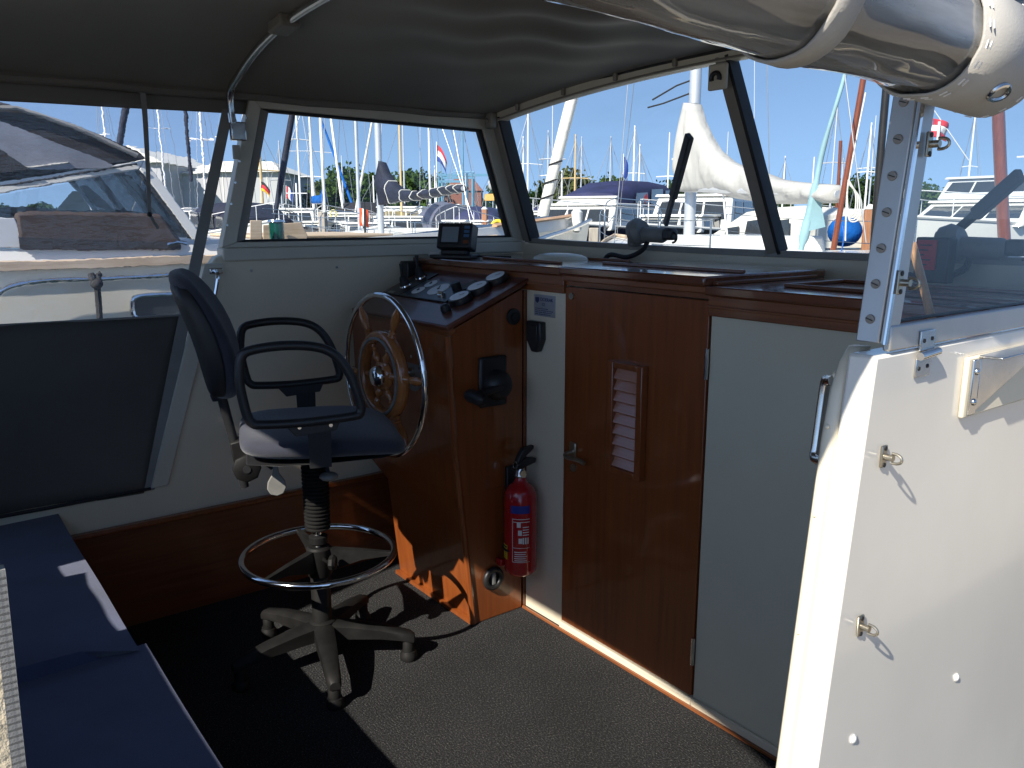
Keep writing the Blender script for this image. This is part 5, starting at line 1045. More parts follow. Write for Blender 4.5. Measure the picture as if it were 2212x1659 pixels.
def cabin_block(t, P, x0, x1, hw, z0, z1, m='hullw', rake=.5, rr=.15, taper=.9, nwin=3, wm='win', nm='cabin', fwin=True, wz=(.35, .85)):
    q0 = [P(x0, -hw, z0), P(x1, -hw, z0), P(x1, hw, z0), P(x0, hw, z0)]; h1 = hw*taper; q1 = [P(x0+rr, -h1, z1), P(x1-rake, -h1, z1), P(x1-rake, h1, z1), P(x0+rr, h1, z1)]
    B().hexa(q0, q1).build(nm, m, t, bev=.05)
    B().hexa([P(x0+rr-.15, -h1-.06, z1+.001), P(x1-rake+.12, -h1-.06, z1+.001), P(x1-rake+.12, h1+.06, z1+.001), P(x0+rr-.15, h1+.06, z1+.001)], [P(x0+rr-.1, -h1-.04, z1+.07), P(x1-rake+.05, -h1-.04, z1+.07), P(x1-rake+.05, h1+.04, z1+.07), P(x0+rr-.1, h1+.04, z1+.07)]).build(nm+'_roof', m, t, bev=.02)
    ta, tb = wz; xa = x0+rr*.6+.12; xb = x1-rake*(ta+tb)/2-.1; wl_ = (xb-xa)/nwin
    for sg in (-1, 1):
        for k in range(nwin):
            u0 = xa+wl_*k+.06; u1 = xa+wl_*(k+1)-.06; last = (k == nwin-1)
            ya = hw+(h1-hw)*ta; yb = hw+(h1-hw)*tb; za_ = z0+(z1-z0)*ta; zb_ = z0+(z1-z0)*tb; lean = rake*(tb-ta) if last else .02
            q = [P(u0, sg*ya, za_), P(u1, sg*ya, za_), P(u1-lean, sg*yb, zb_), P(u0+.02, sg*yb, zb_)]; off = P(0, sg*.015, 0)-P(0, 0, 0)
            B().hexa([p_-off for p_ in q], [p_+off for p_ in q]).build(nm+'_window', wm, t)
    if fwin:
        ta, tb = wz; fx0 = x1-rake*ta; fx1 = x1-rake*tb; za_ = z0+(z1-z0)*ta; zb_ = z0+(z1-z0)*tb
        for k in range(3):
            w0 = -hw*.88+hw*1.76*k/3+.03; w1 = -hw*.88+hw*1.76*(k+1)/3-.03
            q = [P(fx0, w0, za_), P(fx0, w1, za_), P(fx1, w1*taper, zb_), P(fx1, w0*taper, zb_)]; off = P(.015, 0, 0)-P(0, 0, 0)
            B().hexa([p_-off for p_ in q], [p_+off for p_ in q]).build('front_window', wm, t)
def motorboat(name, label, stern, bow, beam, zd, hm='hullw', sheer=.5, blocks=(), rail=True, canopy=None, group=None, band=None, mast=None):
    st = bz(stern[0], stern[1], 0); bp = bz(bow[0], bow[1], 0); t = thing(name, label, 'boat', (st.x, st.y, WZ), 0, group)
    rings, a, s, L = loft_hull(st, bp, beam, zd, sheer, raked=.7, tr=.9); P = frame_pt(st, a, s)
    B().loft(rings).build('hull', hm, t, ang=50)
    for sd_ in rub(rings, 0, -.02): B().tube(sd_, .045, 6).build('rubbing_strake', band or 'hullw', t)
    for bl in blocks:
        kw = bl[6] if len(bl) > 6 else {}; cabin_block(t, P, bl[0]*L, bl[1]*L, bl[2]*beam/2, zd+bl[3], zd+bl[4], bl[5], **kw)
    if rail:
        for sg in (0, 5):
            pts = [q[sg]+Vector((0, 0, .6)) for q in rings[3:]]; B().tube(pts, .015, 6).build('rail', 'mast_white', t)
            pass
            for q in rings[3:-1:2]: B().tube([q[sg], q[sg]+Vector((0, 0, .6))], .013, 6).build('rail_post', 'mast_white', t)
    if canopy:
        x0, x1, hw, z0, z1, cm = canopy; x0 *= L; x1 *= L; hw *= beam/2; z0 += zd; z1 += zd; rg = []
        for x, k, zt in ((x0, .9, z0+(z1-z0)*.78), (x0+.12*(x1-x0), .97, z1-.06), (x0+.45*(x1-x0), 1, z1), (x0+.70*(x1-x0), 1, z1-.08), (x1, .92, z0+(z1-z0)*.40)):
            rg.append([P(x, -hw*k, z0), P(x, -hw*k*.97, z0+(zt-z0)*.7), P(x, -hw*k*.72, zt), P(x, 0, zt+.06), P(x, hw*k*.72, zt), P(x, hw*k*.97, z0+(zt-z0)*.7), P(x, hw*k, z0)])
        B().loft(rg).build('canopy', cm, t, ang=60)
        for sg in (-1, 1):
            for i in range(3):
                xa = x0+(x1-x0)*(.06+.27*i); xb = x0+(x1-x0)*(.30+.25*i); yo = sg*(hw*1.0+.02)
                zt = z0+(z1-z0)*(.72 if i < 2 else .52)
                q = [P(xa, yo, z0+.06), P(xb, yo, z0+.06), P(xb-.1, yo*.985, zt-.05), P(xa+.05, yo*.985, zt)]; off = P(0, sg*.012, 0)-P(0, 0, 0)
                B().hexa(q, [p_+off for p_ in q]).build('canopy_window', 'win', t)
    if mast:
        x, h = mast; B().tube([P(x*L, 0, zd+1), P(x*L-.25, 0, zd+1+h)], .04, 8).build('mast', 'mast_white', t); B().tube([P(x*L-.12, -.5, zd+1+h*.6), P(x*L-.12, .5, zd+1+h*.6)], .025, 6).build('crosstree', 'mast_white', t)
    return t, P, L
def flag(name, label, u, v, D, w, h, mats, pole=None, droop=.35, vert=True, ph=0.):
    p = bg(u, v, D); t = thing(name, label, 'flag', p); rt2 = _rt
    k = len(mats)
    for i, m in enumerate(mats):
        def fn(a, c, i=i):
            uu, vv = (a, (i+c)/k) if vert else ((i+a)/k, c)
            q = p+rt2*(w*uu)+_up*(-h*vv-droop*h*uu*uu)+_fw*(.12*w*math.sin(6*uu+3*vv+ph))
            return q+rt2*(.06*w*math.sin(7*vv+ph))
        B().grid(7, 5, fn).build('stripe', m, t, solid=.01)
    if pole: B().tube([bg(u, pole[0], D), bg(u, pole[1], D)], pole[2], 6).build('pole', pole[3], t)
    return t
def spar(name, label, pts, D, r, m, cat='mast', extra=None):
    q = [bg(u, v, D if not isinstance(D, (list, tuple)) else D[i]) for i, (u, v) in enumerate(pts)]
    t = thing(name, label, cat, q[-1]); B().tube(smooth_path(q, 4), r if not isinstance(r, list) else r, 10).build('spar', m, t)
    return t, q
def pile(u, vt, D, w, lab, m='pile', cap=True):
    p = bg(u, vt, D); t = thing('mooring_pile', lab, 'pile', (p.x, p.y, WZ), R(37)); h = p.z
    o = B().box(-w/2, w/2, -w/2, w/2, -.6, h-WZ).build('post', m, t, local=True, bev=.02)
    if cap: B().hexa([(-w/2-.01, -w/2-.01, h-WZ+.001), (w/2+.01, -w/2-.01, h-WZ+.001), (w/2+.01, w/2+.01, h-WZ+.001), (-w/2-.01, w/2+.01, h-WZ+.001)], [(-w*.2, -w*.2, h-WZ+w*.45), (w*.2, -w*.2, h-WZ+w*.45), (w*.2, w*.2, h-WZ+w*.45), (-w*.2, w*.2, h-WZ+w*.45)]).build('cap', 'hullw', t, local=True)
def horseshoe(u, v, D, r, m, lab):
    p = bg(u, v, D); t = thing('life_buoy', lab, 'life buoy', p)
    B().tube([p+_rt*(r*math.cos(R(a)))+_up*(r*1.15*math.sin(R(a))) for a in range(-55, 236, 12)], r*.34, 10).build('ring', m, t)
    for a in (20, 160): q = p+_rt*(r*math.cos(R(a)))+_up*(r*1.15*math.sin(R(a))); B().ball(q, r*.37, 6, (1, 1, .5)).build('band', 'hullw', t)

# ================================================================== MARINA
M['hood_grey'] = mat('blue_grey_hood', (.11, .12, .17), .7, var=.2, vs=2, bump=.3, bs=4, dist=.05)
# nearer boats seen through the side window
sailboat('sailing_boat', 'sailing yacht with navy mainsail cover bound in white cord', (822, 17.5), (718, 21.1), deck=.55, md=.14, top=12, cover=('navy_cov', 4.4, 1.78, .28, .98, 17.4, 13.5, [(819.6, 347.8, 443.1), (826.4, 351.0, 442.2), (835.2, 372.8, 440.6), (847.7, 391.6, 438.5), (863.3, 406.6, 436.0), (882.1, 412.8, 434.1), (900.8, 413.5, 432.2), (916.4, 411.6, 429.7), (932.1, 409.4, 427.2), (947.7, 406.9, 423.8), (963.3, 404.1, 420.3), (978.9, 401.3, 417.2), (993.0, 398.8, 415.3), (998.3, 400.3, 414.1)], .15, (9, 14, 18, 22, 26, 30, 34, 37)))
sailboat('sailing_boat', 'sailing yacht with thick black furled headsail leaning across the side window', (776, 25), (577, 24), deck=.62, md=.11, top=12.5, mm='mast_alu', jib=('navy_cov', .085), aft=.6)
sailboat('sailing_boat', 'sailing yacht with blue grey spray hood behind the navy sail cover', (868, 36), (760, 39), deck=.75, md=.10, top=10.5, mm='spar_yel', hood='hood_grey', jib=('sailw', .05))
sailboat('sailing_boat', 'sailing yacht with bright blue sail cover near the trees', (702, 46), (745, 41), deck=.75, md=.17, top=13, mm='mast_white', cover=('blue_cov', 4.0, 2.25, .32, .95), jib=('sailw', .06), detail=False)
sailboat('sailing_boat', 'sailing yacht with bright blue furled headsail', (679, 52), (775, 46), deck=.8, md=.16, top=9.5, mm='mast_white', jib=('blue_cov', .07), detail=False)
sailboat('sailing_boat', 'sailing yacht with pale wooden mast in front of the grey shed', (569, 60), (600, 54), 'hullb', deck=.8, md=.2, top=8.2, mm='spar_yel', detail=False)
far_masts = [((651, 70), (690, 66), 14, 'mast_white', 'white mast with a thin spreader right of the grey shed', 'hullw'), ((930, 50), (795, 52), 12, 'mast_white', 'tall white mast just left of the red white and blue flag', 'hullw'),
 ((1001, 75), (1040, 80), 9.5, 'crane', 'grey blue mast with crosstrees above the brick house', 'hulln'), ((1074, 58), (1120, 62), 5.2, 'mast_white', 'white mast beside the yellow sign', 'hullw'), ((1140, 48), (1110, 52), 7.6, 'mast_white', 'white mast with short spreaders right of the windscreen corner', 'hullw'),
 ((1183, 80), (1210, 84), 9.4, 'mast_alu', 'thin grey mast just left of the white furled sail', 'hullw'), ((1213, 70), (1250, 74), 5.2, 'mast_white', 'short white mast right of the white furled sail', 'hullw'), ((1241, 65), (1265, 60), 7.6, 'spar_yel', 'yellow wooden mast left of the yacht with navy canopy', 'hullb'),
 ((1366, 75), (1330, 80), 9.3, 'mast_white', 'white mast beside the drooping blue flag', 'hullw'), ((1791, 60), (1760, 64), 9.2, 'mast_alu', 'thin grey mast behind the pale blue furled sail', 'hullw'), ((1866, 70), (1900, 66), 9, 'mast_white', 'white mast left of the black pole', 'hullw'), ((2083, 45), (2050, 47), 7, 'mast_white', 'white mast above the motor yacht on the right', 'hullw'),
 ((250, 60), (215, 58), 13, 'mast_white', 'white mast seen through the clear curtain left of the strap', 'hullw'), ((372, 55), (392, 52), 13, 'mast_white', 'white mast seen through the clear curtain right of the strap', 'hullw'), ((462, 62), (440, 58), 13, 'mast_white', 'white mast seen through the clear curtain nearest the chair side', 'hullw')]
for mp_, bp_, tp_, mm_, lb_, hm_ in far_masts: sailboat('sailing_boat', 'sailing boat with a '+lb_, mp_, bp_, hm_, deck=.8, md=.0024*mp_[1], top=tp_, mm=mm_, detail=False, group='sailing boats in the far rows')
rows = random.Random(11)
ORD = ['first', 'second', 'third', 'fourth', 'fifth', 'sixth', 'seventh', 'eighth', 'ninth', 'tenth', 'eleventh', 'twelfth', 'thirteenth']
HN = {'hullw': 'white', 'hullc': 'cream', 'hulln': 'navy', 'hullb': 'black'}
def far_label(k, n1, what, hm, extra):
    i = (k if k < n1 else k-n1)//2; return 'far %s %s%s, %s from the left behind the %s' % (HN[hm], what, extra, ORD[i], 'side window' if k < n1 else 'windscreen')
for k, (u_, D_) in enumerate([(545+33*i, 62+rows.random()*34) for i in range(18)]+[(1130+31*i, 60+rows.random()*36) for i in range(25)]):
    du_ = rows.choice((-1, 1))*(6+10*rows.random()); hm_ = rows.choice(('hullw', 'hullw', 'hullw', 'hullc', 'hulln', 'hullb'))
    if k % 2 == 0:
        cv_ = rows.choice((None, ('navy_cov', 3.2, 2.1, .3, .5), ('grey_cov', 3.2, 2.1, .3, .4))); sailboat('sailing_boat', far_label(k, 18, 'yacht', hm_, '' if not cv_ else ' with navy sail cover' if cv_[0] == 'navy_cov' else ' with grey sail cover'), (u_, D_), (u_+du_, D_+rows.choice((-5, 5))), hm_, deck=.85, md=.0019*D_, top=5+6*rows.random(), mm=rows.choice(('mast_white', 'mast_alu', 'mast_alu')), detail=False, stay=rows.random() < .5, spread=rows.random() < .6, cover=cv_, group='small yachts in the distant rows')
    else:
        cn_ = rows.choice((None, (.02, .35, .8, .4, 1.5, 'navy_can'))); motorboat('cabin_boat', far_label(k, 18, 'cabin cruiser', hm_, ' with navy canopy' if cn_ else ''), (u_, D_), (u_+du_, D_-7), 2.8, .85, hm_, rail=False, blocks=((.2, .75, .8, 0, .9+.5*rows.random(), 'hullw', {'nwin': 3}),), canopy=cn_, group='small cabin cruisers in the distant rows')
spar('furled_sail', 'dark furled sail seen through the clear curtain above the shed', [(412, 150), (414, 240), (420, 330), (425, 392)], 22, [.05]*4*3+[.05], 'navy_cov', 'sail')
t, q = spar('furled_sail', 'dark furled sail leaning left of the hanging strap', [(290, 150), (277, 240), (262, 320), (255, 350)], 22, [.09]*13, 'navy_cov', 'sail')
# motor boats in the middle distance
motorboat('cabin_boat', 'cream cabin boat with black canopy in the side window', (800, 46), (700, 33), 3.0, .75, 'hullc', blocks=((.25, .72, .72, .0, .75, 'hullw', {'wm': 'win'}),), canopy=(.02, .42, .8, .35, 1.35, 'dark_can'))
motorboat('cabin_boat', 'white wheelhouse boat with golden curtained windows under the navy boom', (930, 52), (826, 36), 3.0, .72, 'hullb', blocks=((.2, .75, .8, .0, 1.1, 'hullw', {'wm': 'win_gold', 'nwin': 4}),))
motorboat('cabin_boat', 'white cabin boat with open windscreen behind the green light', (660, 48), (618, 34), 2.8, .8, 'hullw', blocks=((.25, .8, .75, 0, .9, 'hullw'),), mast=(.5, 1.2))
motorboat('cabin_boat', 'low white cabin boat beyond the orange flag', (850, 60), (770, 48), 3.0, .9, 'hullw', blocks=((.2, .75, .8, 0, 1.0, 'hullw'),))
motorboat('cabin_boat', 'white and blue launch moored behind the orange flag', (760, 33), (830, 27), 2.4, .62, 'hullblue', rail=False, blocks=((.3, .6, .7, 0, .5, 'hullw'),))
motorboat('cabin_boat', 'small white boat right of the spray hood', (1090, 52), (1005, 42), 2.8, .75, 'hullw', blocks=((.25, .7, .75, 0, .7, 'hullw'),), canopy=(.02, .35, .8, .3, 1.1, 'hulln'))
motorboat('cabin_boat', 'far white boat below the yellow sign', (1130, 70), (1060, 62), 3, .9, 'hullw', blocks=((.2, .75, .8, 0, .9, 'hullw'),))
motorboat('cabin_boat', 'far white boat below the brick house', (1000, 75), (940, 60), 3.2, 1.0, 'hullw', blocks=((.2, .75, .8, 0, 1.3, 'hullw'),))
motorboat('cabin_boat', 'navy covered boat left of the black furled sail', (480, 34), (600, 30), 2.8, .8, 'hullw', canopy=(.05, .8, .9, .1, 1.1, 'navy_cov'))
motorboat('cabin_boat', 'white boat seen through the clear curtain below the shed', (470, 48), (330, 38), 3, .8, 'hullw', blocks=((.2, .75, .8, 0, 1.0, 'hullw'),))
motorboat('cabin_boat', 'white boat with blue sheet seen through the cruiser windscreen', (260, 40), (170, 33), 3, .8, 'hullw', blocks=((.2, .75, .8, 0, .9, 'hullw'),))
motorboat('cabin_boat', 'white cabin boat with navy hull stripe between the two piles ahead', (1240, 46), (1165, 37), 3, .8, 'hullw', band='hulln', blocks=((.2, .78, .8, 0, .8, 'hullw', {'nwin': 4}),))
motorboat('cabin_boat', 'white cabin boat with dark windows right of the orange flag', (905, 44), (845, 30), 3, .55, 'hulln', blocks=((.25, .8, .75, 0, .8, 'hullw', {'nwin': 3}),))
motorboat('cabin_boat', 'navy hulled launch with grey cover before the blue sail cover', (745, 40), (655, 29), 2.6, .6, 'hulln', rail=False, blocks=((.3, .62, .7, 0, .55, 'hullw'),), canopy=(.02, .3, .8, .1, .95, 'hood_grey'))
motorboat('cabin_boat', 'white boat with navy canopy left of the brown pile and yellow life buoy', (1035, 36), (985, 27), 2.6, .6, 'hullw', blocks=((.3, .72, .7, 0, .6, 'hullw'),), canopy=(.02, .32, .8, .2, 1.15, 'navy_can'))
# through the windscreen
motorboat('motor_yacht', 'dark hulled motor yacht with a navy canopy over its aft deck', (1425, 34), (1135, 23.5), 3.5, .95, 'hulln', sheer=.35, blocks=((.12, .74, .78, .0, .78, 'hullw', {'nwin': 4, 'rake': .7}), (.42, .66, .62, .80, 1.02, 'hullw', {'nwin': 1, 'rake': .4, 'fwin': False})), canopy=(.10, .62, .66, .82, 1.66, 'navy_can'))
t, P, L = motorboat('motor_yacht', 'grey white wheelhouse yacht with dark hull behind the big mast', (1625, 29), (1385, 21), 3.2, .95, 'hullb', sheer=.25, blocks=((.2, .66, .78, .0, 1.0, 'hullw', {'nwin': 4, 'rake': .5}), (.6, .82, .6, 0, .42, 'hullw', {'nwin': 2, 'rake': .3})), mast=(.68, 1.7))
pn = P(L*.86, 0, .78); sdv = (P(0, 1, 0)-P(0, 0, 0)); av = (P(1, 0, 0)-P(0, 0, 0))
near = -1 if (pn+sdv).length > (pn-sdv).length else 1
pq = P(L*.83, near*.80, .88); mxn = Matrix((( -av.x*near*-1, 0, sdv.x*near, pq.x), (-av.y*near*-1, 0, sdv.y*near, pq.y), (0, 1, 0, pq.z), (0, 0, 0, 1)))
text('NORD', .22, mxn, 'hullw', 'name_lettering', t, .004)
t, P, L, mx = sailboat('sailing_boat', 'sailing yacht with pale grey sail cover on a thick mast ahead', (1490, 12), (1330, 15.5), deck=.72, md=.165, top=13, cover=('grey_cov', 3.5, 1.93, .30, 1.05, 11.9, 8.8, [(1470, 402, 413), (1480, 312, 414), (1490, 222, 414), (1502, 226, 414), (1512, 262, 414), (1528, 296, 414), (1547, 326, 416), (1575, 350, 421), (1601, 362, 429), (1636, 371, 434), (1681, 388, 440), (1715, 393, 441), (1750, 396, 440), (1785, 398, 439), (1803, 401, 438), (1808, 406, 432)], .17, ()))
B().tube([P(mx, 0, 3.25), P(mx+.2, .2, 3.18), P(mx+.35, .5, 3.0)], .012, 6).build('lazy_line', 'rope_k', t); B().tube([P(mx, 0, 3.08), P(mx+.3, .35, 2.95), P(mx+.4, .55, 2.9)], .012, 6).build('lazy_line', 'rope_k', t)
spar('furled_sail', 'thick white furled headsail leaning left of the navy canopy', [(1262, 120), (1238, 204), (1206, 330), (1172, 468)], 12.5, [.085]*13, 'sailw', 'sail')
for k, (v_, u_) in enumerate(((392, 1189), (425, 1182), (352, 1200))):
    c = bg(u_, v_, 12.5); tag(B().tube([c+_rt*(.095*math.cos(R(a)))+_fw*(.095*math.sin(R(a)))+_up*(.03*math.cos(R(a))) for a in range(0, 360, 24)], .012, 6, closed=True).build('sail_lashing', 'rope_k'), 'dark cord lashing round the white furled headsail, %s' % ('second from the bottom', 'lowest one', 'topmost one')[k], 'lashing')
spar('boat_hook', 'white boat hook pole with a black grip standing on a deck', [(1558, 354), (1561, 400), (1567, 470), (1572, 522)], 11, .014, 'mast_white', 'boat hook')
t, P, L = motorboat('covered_boat', 'boat under a white tarpaulin tent with curved windows', (1835, 17), (1590, 21), 2.6, .62, 'hullw', rail=False, canopy=(.0, .80, .96, .12, .93, 'white_cov'))
motorboat('covered_boat', 'white boat with red trimmed dark roof behind the tarpaulin tent', (1900, 40), (1640, 32), 3.0, 1.0, 'hullw', blocks=((.1, .7, .8, 0, .55, 'hulln'),))
p = bg(1825, 500, 14.5); bc = thing('covered_dinghy', 'round bright blue tarpaulin cover beside the brown spar', 'cover', p)
B().ball(p, .27, 10, (1.05, 1.1, .98)).build('tarpaulin', 'blue_cov', bc); B().tube(smooth_path([p+Vector((.1, -.25, .1)), p+Vector((.15, -.27, -.1)), p+Vector((.12, -.27, -.4))], 4), .012, 6).build('lashing', 'rope_b', bc)
t, q = spar('furled_sail', 'pale blue furled sail with loose foot in the right windscreen pane', [(1835, 120), (1818, 188), (1780, 313), (1760, 410), (1744, 480), (1730, 540)], 9, [.022]*8+[.03]*4+[.045]*4+[.055]*3+[.03]*2, 'ltblue', 'sail')
B().loft([[bg(1762, 400, 8.95), bg(1772, 405, 8.95), bg(1772, 405, 9.03), bg(1762, 400, 9.03)], [bg(1752, 455, 8.95), bg(1776, 450, 8.95), bg(1776, 450, 9.03), bg(1752, 455, 9.03)], [bg(1744, 500, 8.95), bg(1783, 490, 8.95), bg(1783, 490, 9.03), bg(1744, 500, 9.03)]]).build('loose_foot', 'ltblue', t)
spar('spar', 'brown varnished spar slanting in front of the blue tarpaulin', [(1872, 130), (1860, 198), (1827, 388), (1800, 540)], 8.5, .03, 'spar_red', 'spar')
spar('mast', 'thin orange brown mast behind the brown spar', [(1816, 304), (1812, 380), (1808, 440), (1804, 480)], 30, .06, 'spar_red')
spar('pole', 'black upright pole beside the aluminium window frame', [(1924, 80), (1913, 207), (1900, 360), (1885, 560)], 6.2, .028, 'spar_dark', 'pole')
spar('antenna', 'thin white whip antenna right of the centre mullion', [(1630, 120), (1629, 261), (1627, 340), (1625, 420)], 13, [.003]*5+[.006]*8, 'mast_white', 'antenna')
spar('boat_mast', 'heavy red brown wooden mast at the right edge of the picture', [(2150, 120), (2156, 236), (2162, 380), (2172, 560)], 7.5, .052, 'spar_red')
rc = thing('rope_coil', 'coil of white rope hanging on the brown spar', 'rope', bg(1836, 420, 8.4))
B().tube(smooth_path([bg(1870, 200, 8.4), bg(1850, 300, 8.4), bg(1834, 390, 8.4), bg(1829, 430, 8.4), bg(1826, 520, 8.4)], 5), .008, 6).build('halyard', 'rope_w', rc)
for k in range(4): B().tube(smooth_path([bg(1833, 388+3*k, 8.38), bg(1848+4*k, 420+4*k, 8.38), bg(1846+3*k, 458+5*k, 8.38), bg(1834, 462+4*k, 8.38), bg(1830, 420, 8.38), bg(1833, 388+3*k, 8.38)], 5), .007, 6).build('loop', 'rope_w', rc)
motorboat('motor_yacht', 'white motor yacht with dark windows behind the near window glass', (2400, 26), (1925, 20), 3.8, 1.12, 'hullw', sheer=.3, blocks=((.1, .74, .8, .0, .62, 'hullw', {'nwin': 4, 'rake': .9}), (.25, .66, .66, .70, 1.25, 'hullg', {'nwin': 3, 'rake': .3})), mast=(.45, 1.5))
t = flag('ensign', 'red flag with white cross on a slanted staff behind the near window', 2016, 256, 9.5, .17, .2, ['flag_r', 'flag_w', 'flag_r'], droop=.25)
B().tube([bg(2012, 230, 9.5), bg(2092, 346, 9.5)], .006, 6).build('staff', 'mast_white', t)
B().grid(3, 4, lambda a, c: bg(2016, 250, 9.44)+_rt*(.06+.03*a)+_up*(-.2*c-.06)).build('cross_bar', 'flag_w', t)
# piles, buoys, flags, sign
pile(697, 458, 28, .24, 'grey weathered mooring pile left of the orange flag', 'pile_grey', False)
pile(1047, 452, 30, .19, 'brown mooring pile beside the yellow life buoy')
pile(1253, 455, 28, .24, 'brown mooring pile in front of the yacht with navy canopy')
pile(1284, 492, 19, .22, 'short grey mooring pile at the tip of the white bow', 'pile_grey', False)
pile(1519, 455, 26, .24, 'brown mooring pile right of the thick mast')
pile(1880, 452, 17, .21, 'brown mooring pile beside the black pole')
horseshoe(1075, 492, 20, .14, 'yellow', 'yellow horseshoe life buoy left of the windscreen corner post')
horseshoe(720, 462, 30, .11, 'pale_yellow', 'pale yellow life buoy on the cream cabin boat')
flag('flag', 'red white and blue striped flag drooping from a thin white pole', 943, 313, 80, .9, 1.5, ['flag_r', 'flag_w', 'flag_b'], pole=(306, 450, .05, 'mast_white'), droop=.9)
flag('flag', 'small black red and gold flag before the grey shed', 563, 392, 50, .5, .55, ['flag_k', 'flag_r', 'flag_y'], pole=(388, 440, .02, 'mast_white'), droop=.8)
flag('flag', 'small red white and blue flag right of the grey shed', 618, 402, 55, .4, .8, ['flag_r', 'flag_w', 'flag_b'], pole=(400, 440, .02, 'mast_white'), vert=False, droop=.5)
flag('flag', 'narrow blue flag hanging from a pole above the navy canopy', 1347, 338, 70, .4, 1.7, ['flag_b'], pole=(332, 430, .035, 'mast_white'), droop=.4)
flag('banner', 'dark navy banner right of the windscreen corner post', 1111, 366, 85, .65, 1.5, ['flag_b'], pole=(362, 450, .04, 'mast_alu'), droop=.1)
flag('flag', 'small red flag over the grey white wheelhouse yacht', 1453, 414, 30, .16, .3, ['flag_r', 'orange'], droop=.6)
of = flag('orange_flag', 'orange furled flag on a short black staff on the neighbouring boat', 776, 450, 8.2, .085, .17, ['orange', 'flag_w', 'orange'], vert=False, droop=.1)
B().tube([bg(787, 436, 8.18), bg(789, 520, 8.18)], .010, 8).build('staff', 'spar_dark', of)
p = bg(1057, 426, 70); sg = thing('notice_board', 'yellow notice board on posts beyond the pontoons', 'sign', p)
B().beam(p+_rt*-.4, p+_rt*.4, .05, .55).build('board', 'signb', sg)
for k in (-.3, .3): B().tube([p+_rt*k+_fw*.06, p+_rt*k+_fw*.06-_up*2.2], .035, 6).build('post', 'mast_alu', sg)

# ------------------------------------------------------------------ shore: sheds, house, crane, trees
def shed(u0, u1, D, v_eave, v_ridge, depth, label, hip=0., gable=False):
    a = bz(u0, D, 0); c = bz(u1, D, 0); ze = bg((u0+u1)/2, v_eave, D).z; zr = bg((u0+u1)/2, v_ridge, D).z; back = _fw*depth; t = thing('shed', label, 'building', (a.x, a.y, 0))
    q = [a, c, c+back, a+back]; B().hexa([Vector((p.x, p.y, -.3)) for p in q], [Vector((p.x, p.y, ze)) for p in q]).build('wall', 'shed_wall', t, smooth=False)
    W = (c-a).length; o = (c-a).normalized()
    ov = .8; e = [a-o*ov-_fw*ov, c+o*ov-_fw*ov, c+o*ov+back+_fw*ov, a-o*ov+back+_fw*ov]
    if gable: r0, r1 = a+o*W/2-_fw*ov, a+o*W/2+back+_fw*ov; fs = [(0, 1, 4), (2, 3, 5), (1, 2, 5, 4), (3, 0, 4, 5), (0, 3, 2, 1)]
    else: r0, r1 = a+o*hip+back/2, c-o*hip+back/2; fs = [(0, 1, 5, 4), (2, 3, 4, 5), (1, 2, 5), (3, 0, 4), (0, 3, 2, 1)]
    B().add([Vector((p.x, p.y, ze+.02)) for p in e]+[Vector((p.x, p.y, zr)) for p in (r0, r1)], fs).build('roof', 'shed_roof', t, smooth=False)
    k = int(W/3)
    for i in range(k):
        p = a+o*(W*(i+.5)/k); B().beam(Vector((p.x, p.y, 0))-_fw*.03, Vector((p.x, p.y, ze))-_fw*.03, .12, .08, _fw).build('wall_rib', 'shed_roof', t, smooth=False)
    p = a+o*W*.3; B().hexa([p-_fw*.06+_up*.0, p+o*3-_fw*.06, p+o*3-_fw*.02, p-_fw*.02], [p-_fw*.06+_up*3, p+o*3-_fw*.06+_up*3, p+o*3-_fw*.02+_up*3, p-_fw*.02+_up*3]).build('door', 'hullg', t, smooth=False)
shed(368, 606, 130, 372, 338, 22, 'long grey shed with a pale roof beyond the masts', hip=4)
shed(240, 366, 122, 348, 312, 24, 'grey gabled shed behind the folding roof of the cruiser', gable=True)
hs = thing('brick_house', 'red brick house half hidden behind the blue crane frame', 'house', bz(1000, 140, 0))
a = bz(962, 140, 0); c = bz(1040, 140, 0); o = (c-a).normalized(); W = (c-a).length; q = [a, c, c+_fw*7, a+_fw*7]; zt = bg(1000, 412, 140).z
B().hexa([p for p in q], [p+_up*zt for p in q]).build('wall', 'brick', hs, smooth=False)
B().add([p+_up*zt+(p-(a+c)/2-_fw*3.5)*.08 for p in q]+[a+o*W*.3+_fw*3.5+_up*(zt+2.6), a+o*W*.7+_fw*3.5+_up*(zt+2.6)], [(0, 1, 5, 4), (2, 3, 4, 5), (1, 2, 5), (3, 0, 4), (0, 3, 2, 1)]).build('roof', 'brick', hs, smooth=False)
for i in range(3):
    p = a+o*(W*(.12+.3*i)); B().hexa([p-_fw*.05+_up*2, p+o*1-_fw*.05+_up*2, p+o*1+_fw*.05+_up*2, p+_fw*.05+_up*2], [p-_fw*.05+_up*3.4, p+o*1-_fw*.05+_up*3.4, p+o*1+_fw*.05+_up*3.4, p+_fw*.05+_up*3.4]).build('window', 'win', hs, smooth=False)
ck = thing('boat_crane', 'pale blue steel boat lift frame in front of the brick house', 'crane', bz(985, 112, 0))
for u, w in ((956, .35), (1008, .4), (1022, .35), (948, .2)): B().beam(bz(u, 112 if w > .36 else 118, 0), bg(u, 374, 112 if w > .36 else 118), w, w, (1, 0, 0)).build('column', 'crane', ck, smooth=False)
for v, u0, u1 in ((378, 945, 1085), (384, 956, 1025), (392, 948, 1010)): B().beam(bg(u0, v, 112), bg(u1, v, 112), .25, .3).build('girder', 'crane', ck, smooth=False)
p = bg(1062, 390, 112); B().lathe([(.2, -1.2), (.45, -.9), (.5, -.2), (.2, .3), (.1, .7)], 10, Matrix.Translation(p)).build('hoist', 'shed_wall', ck)

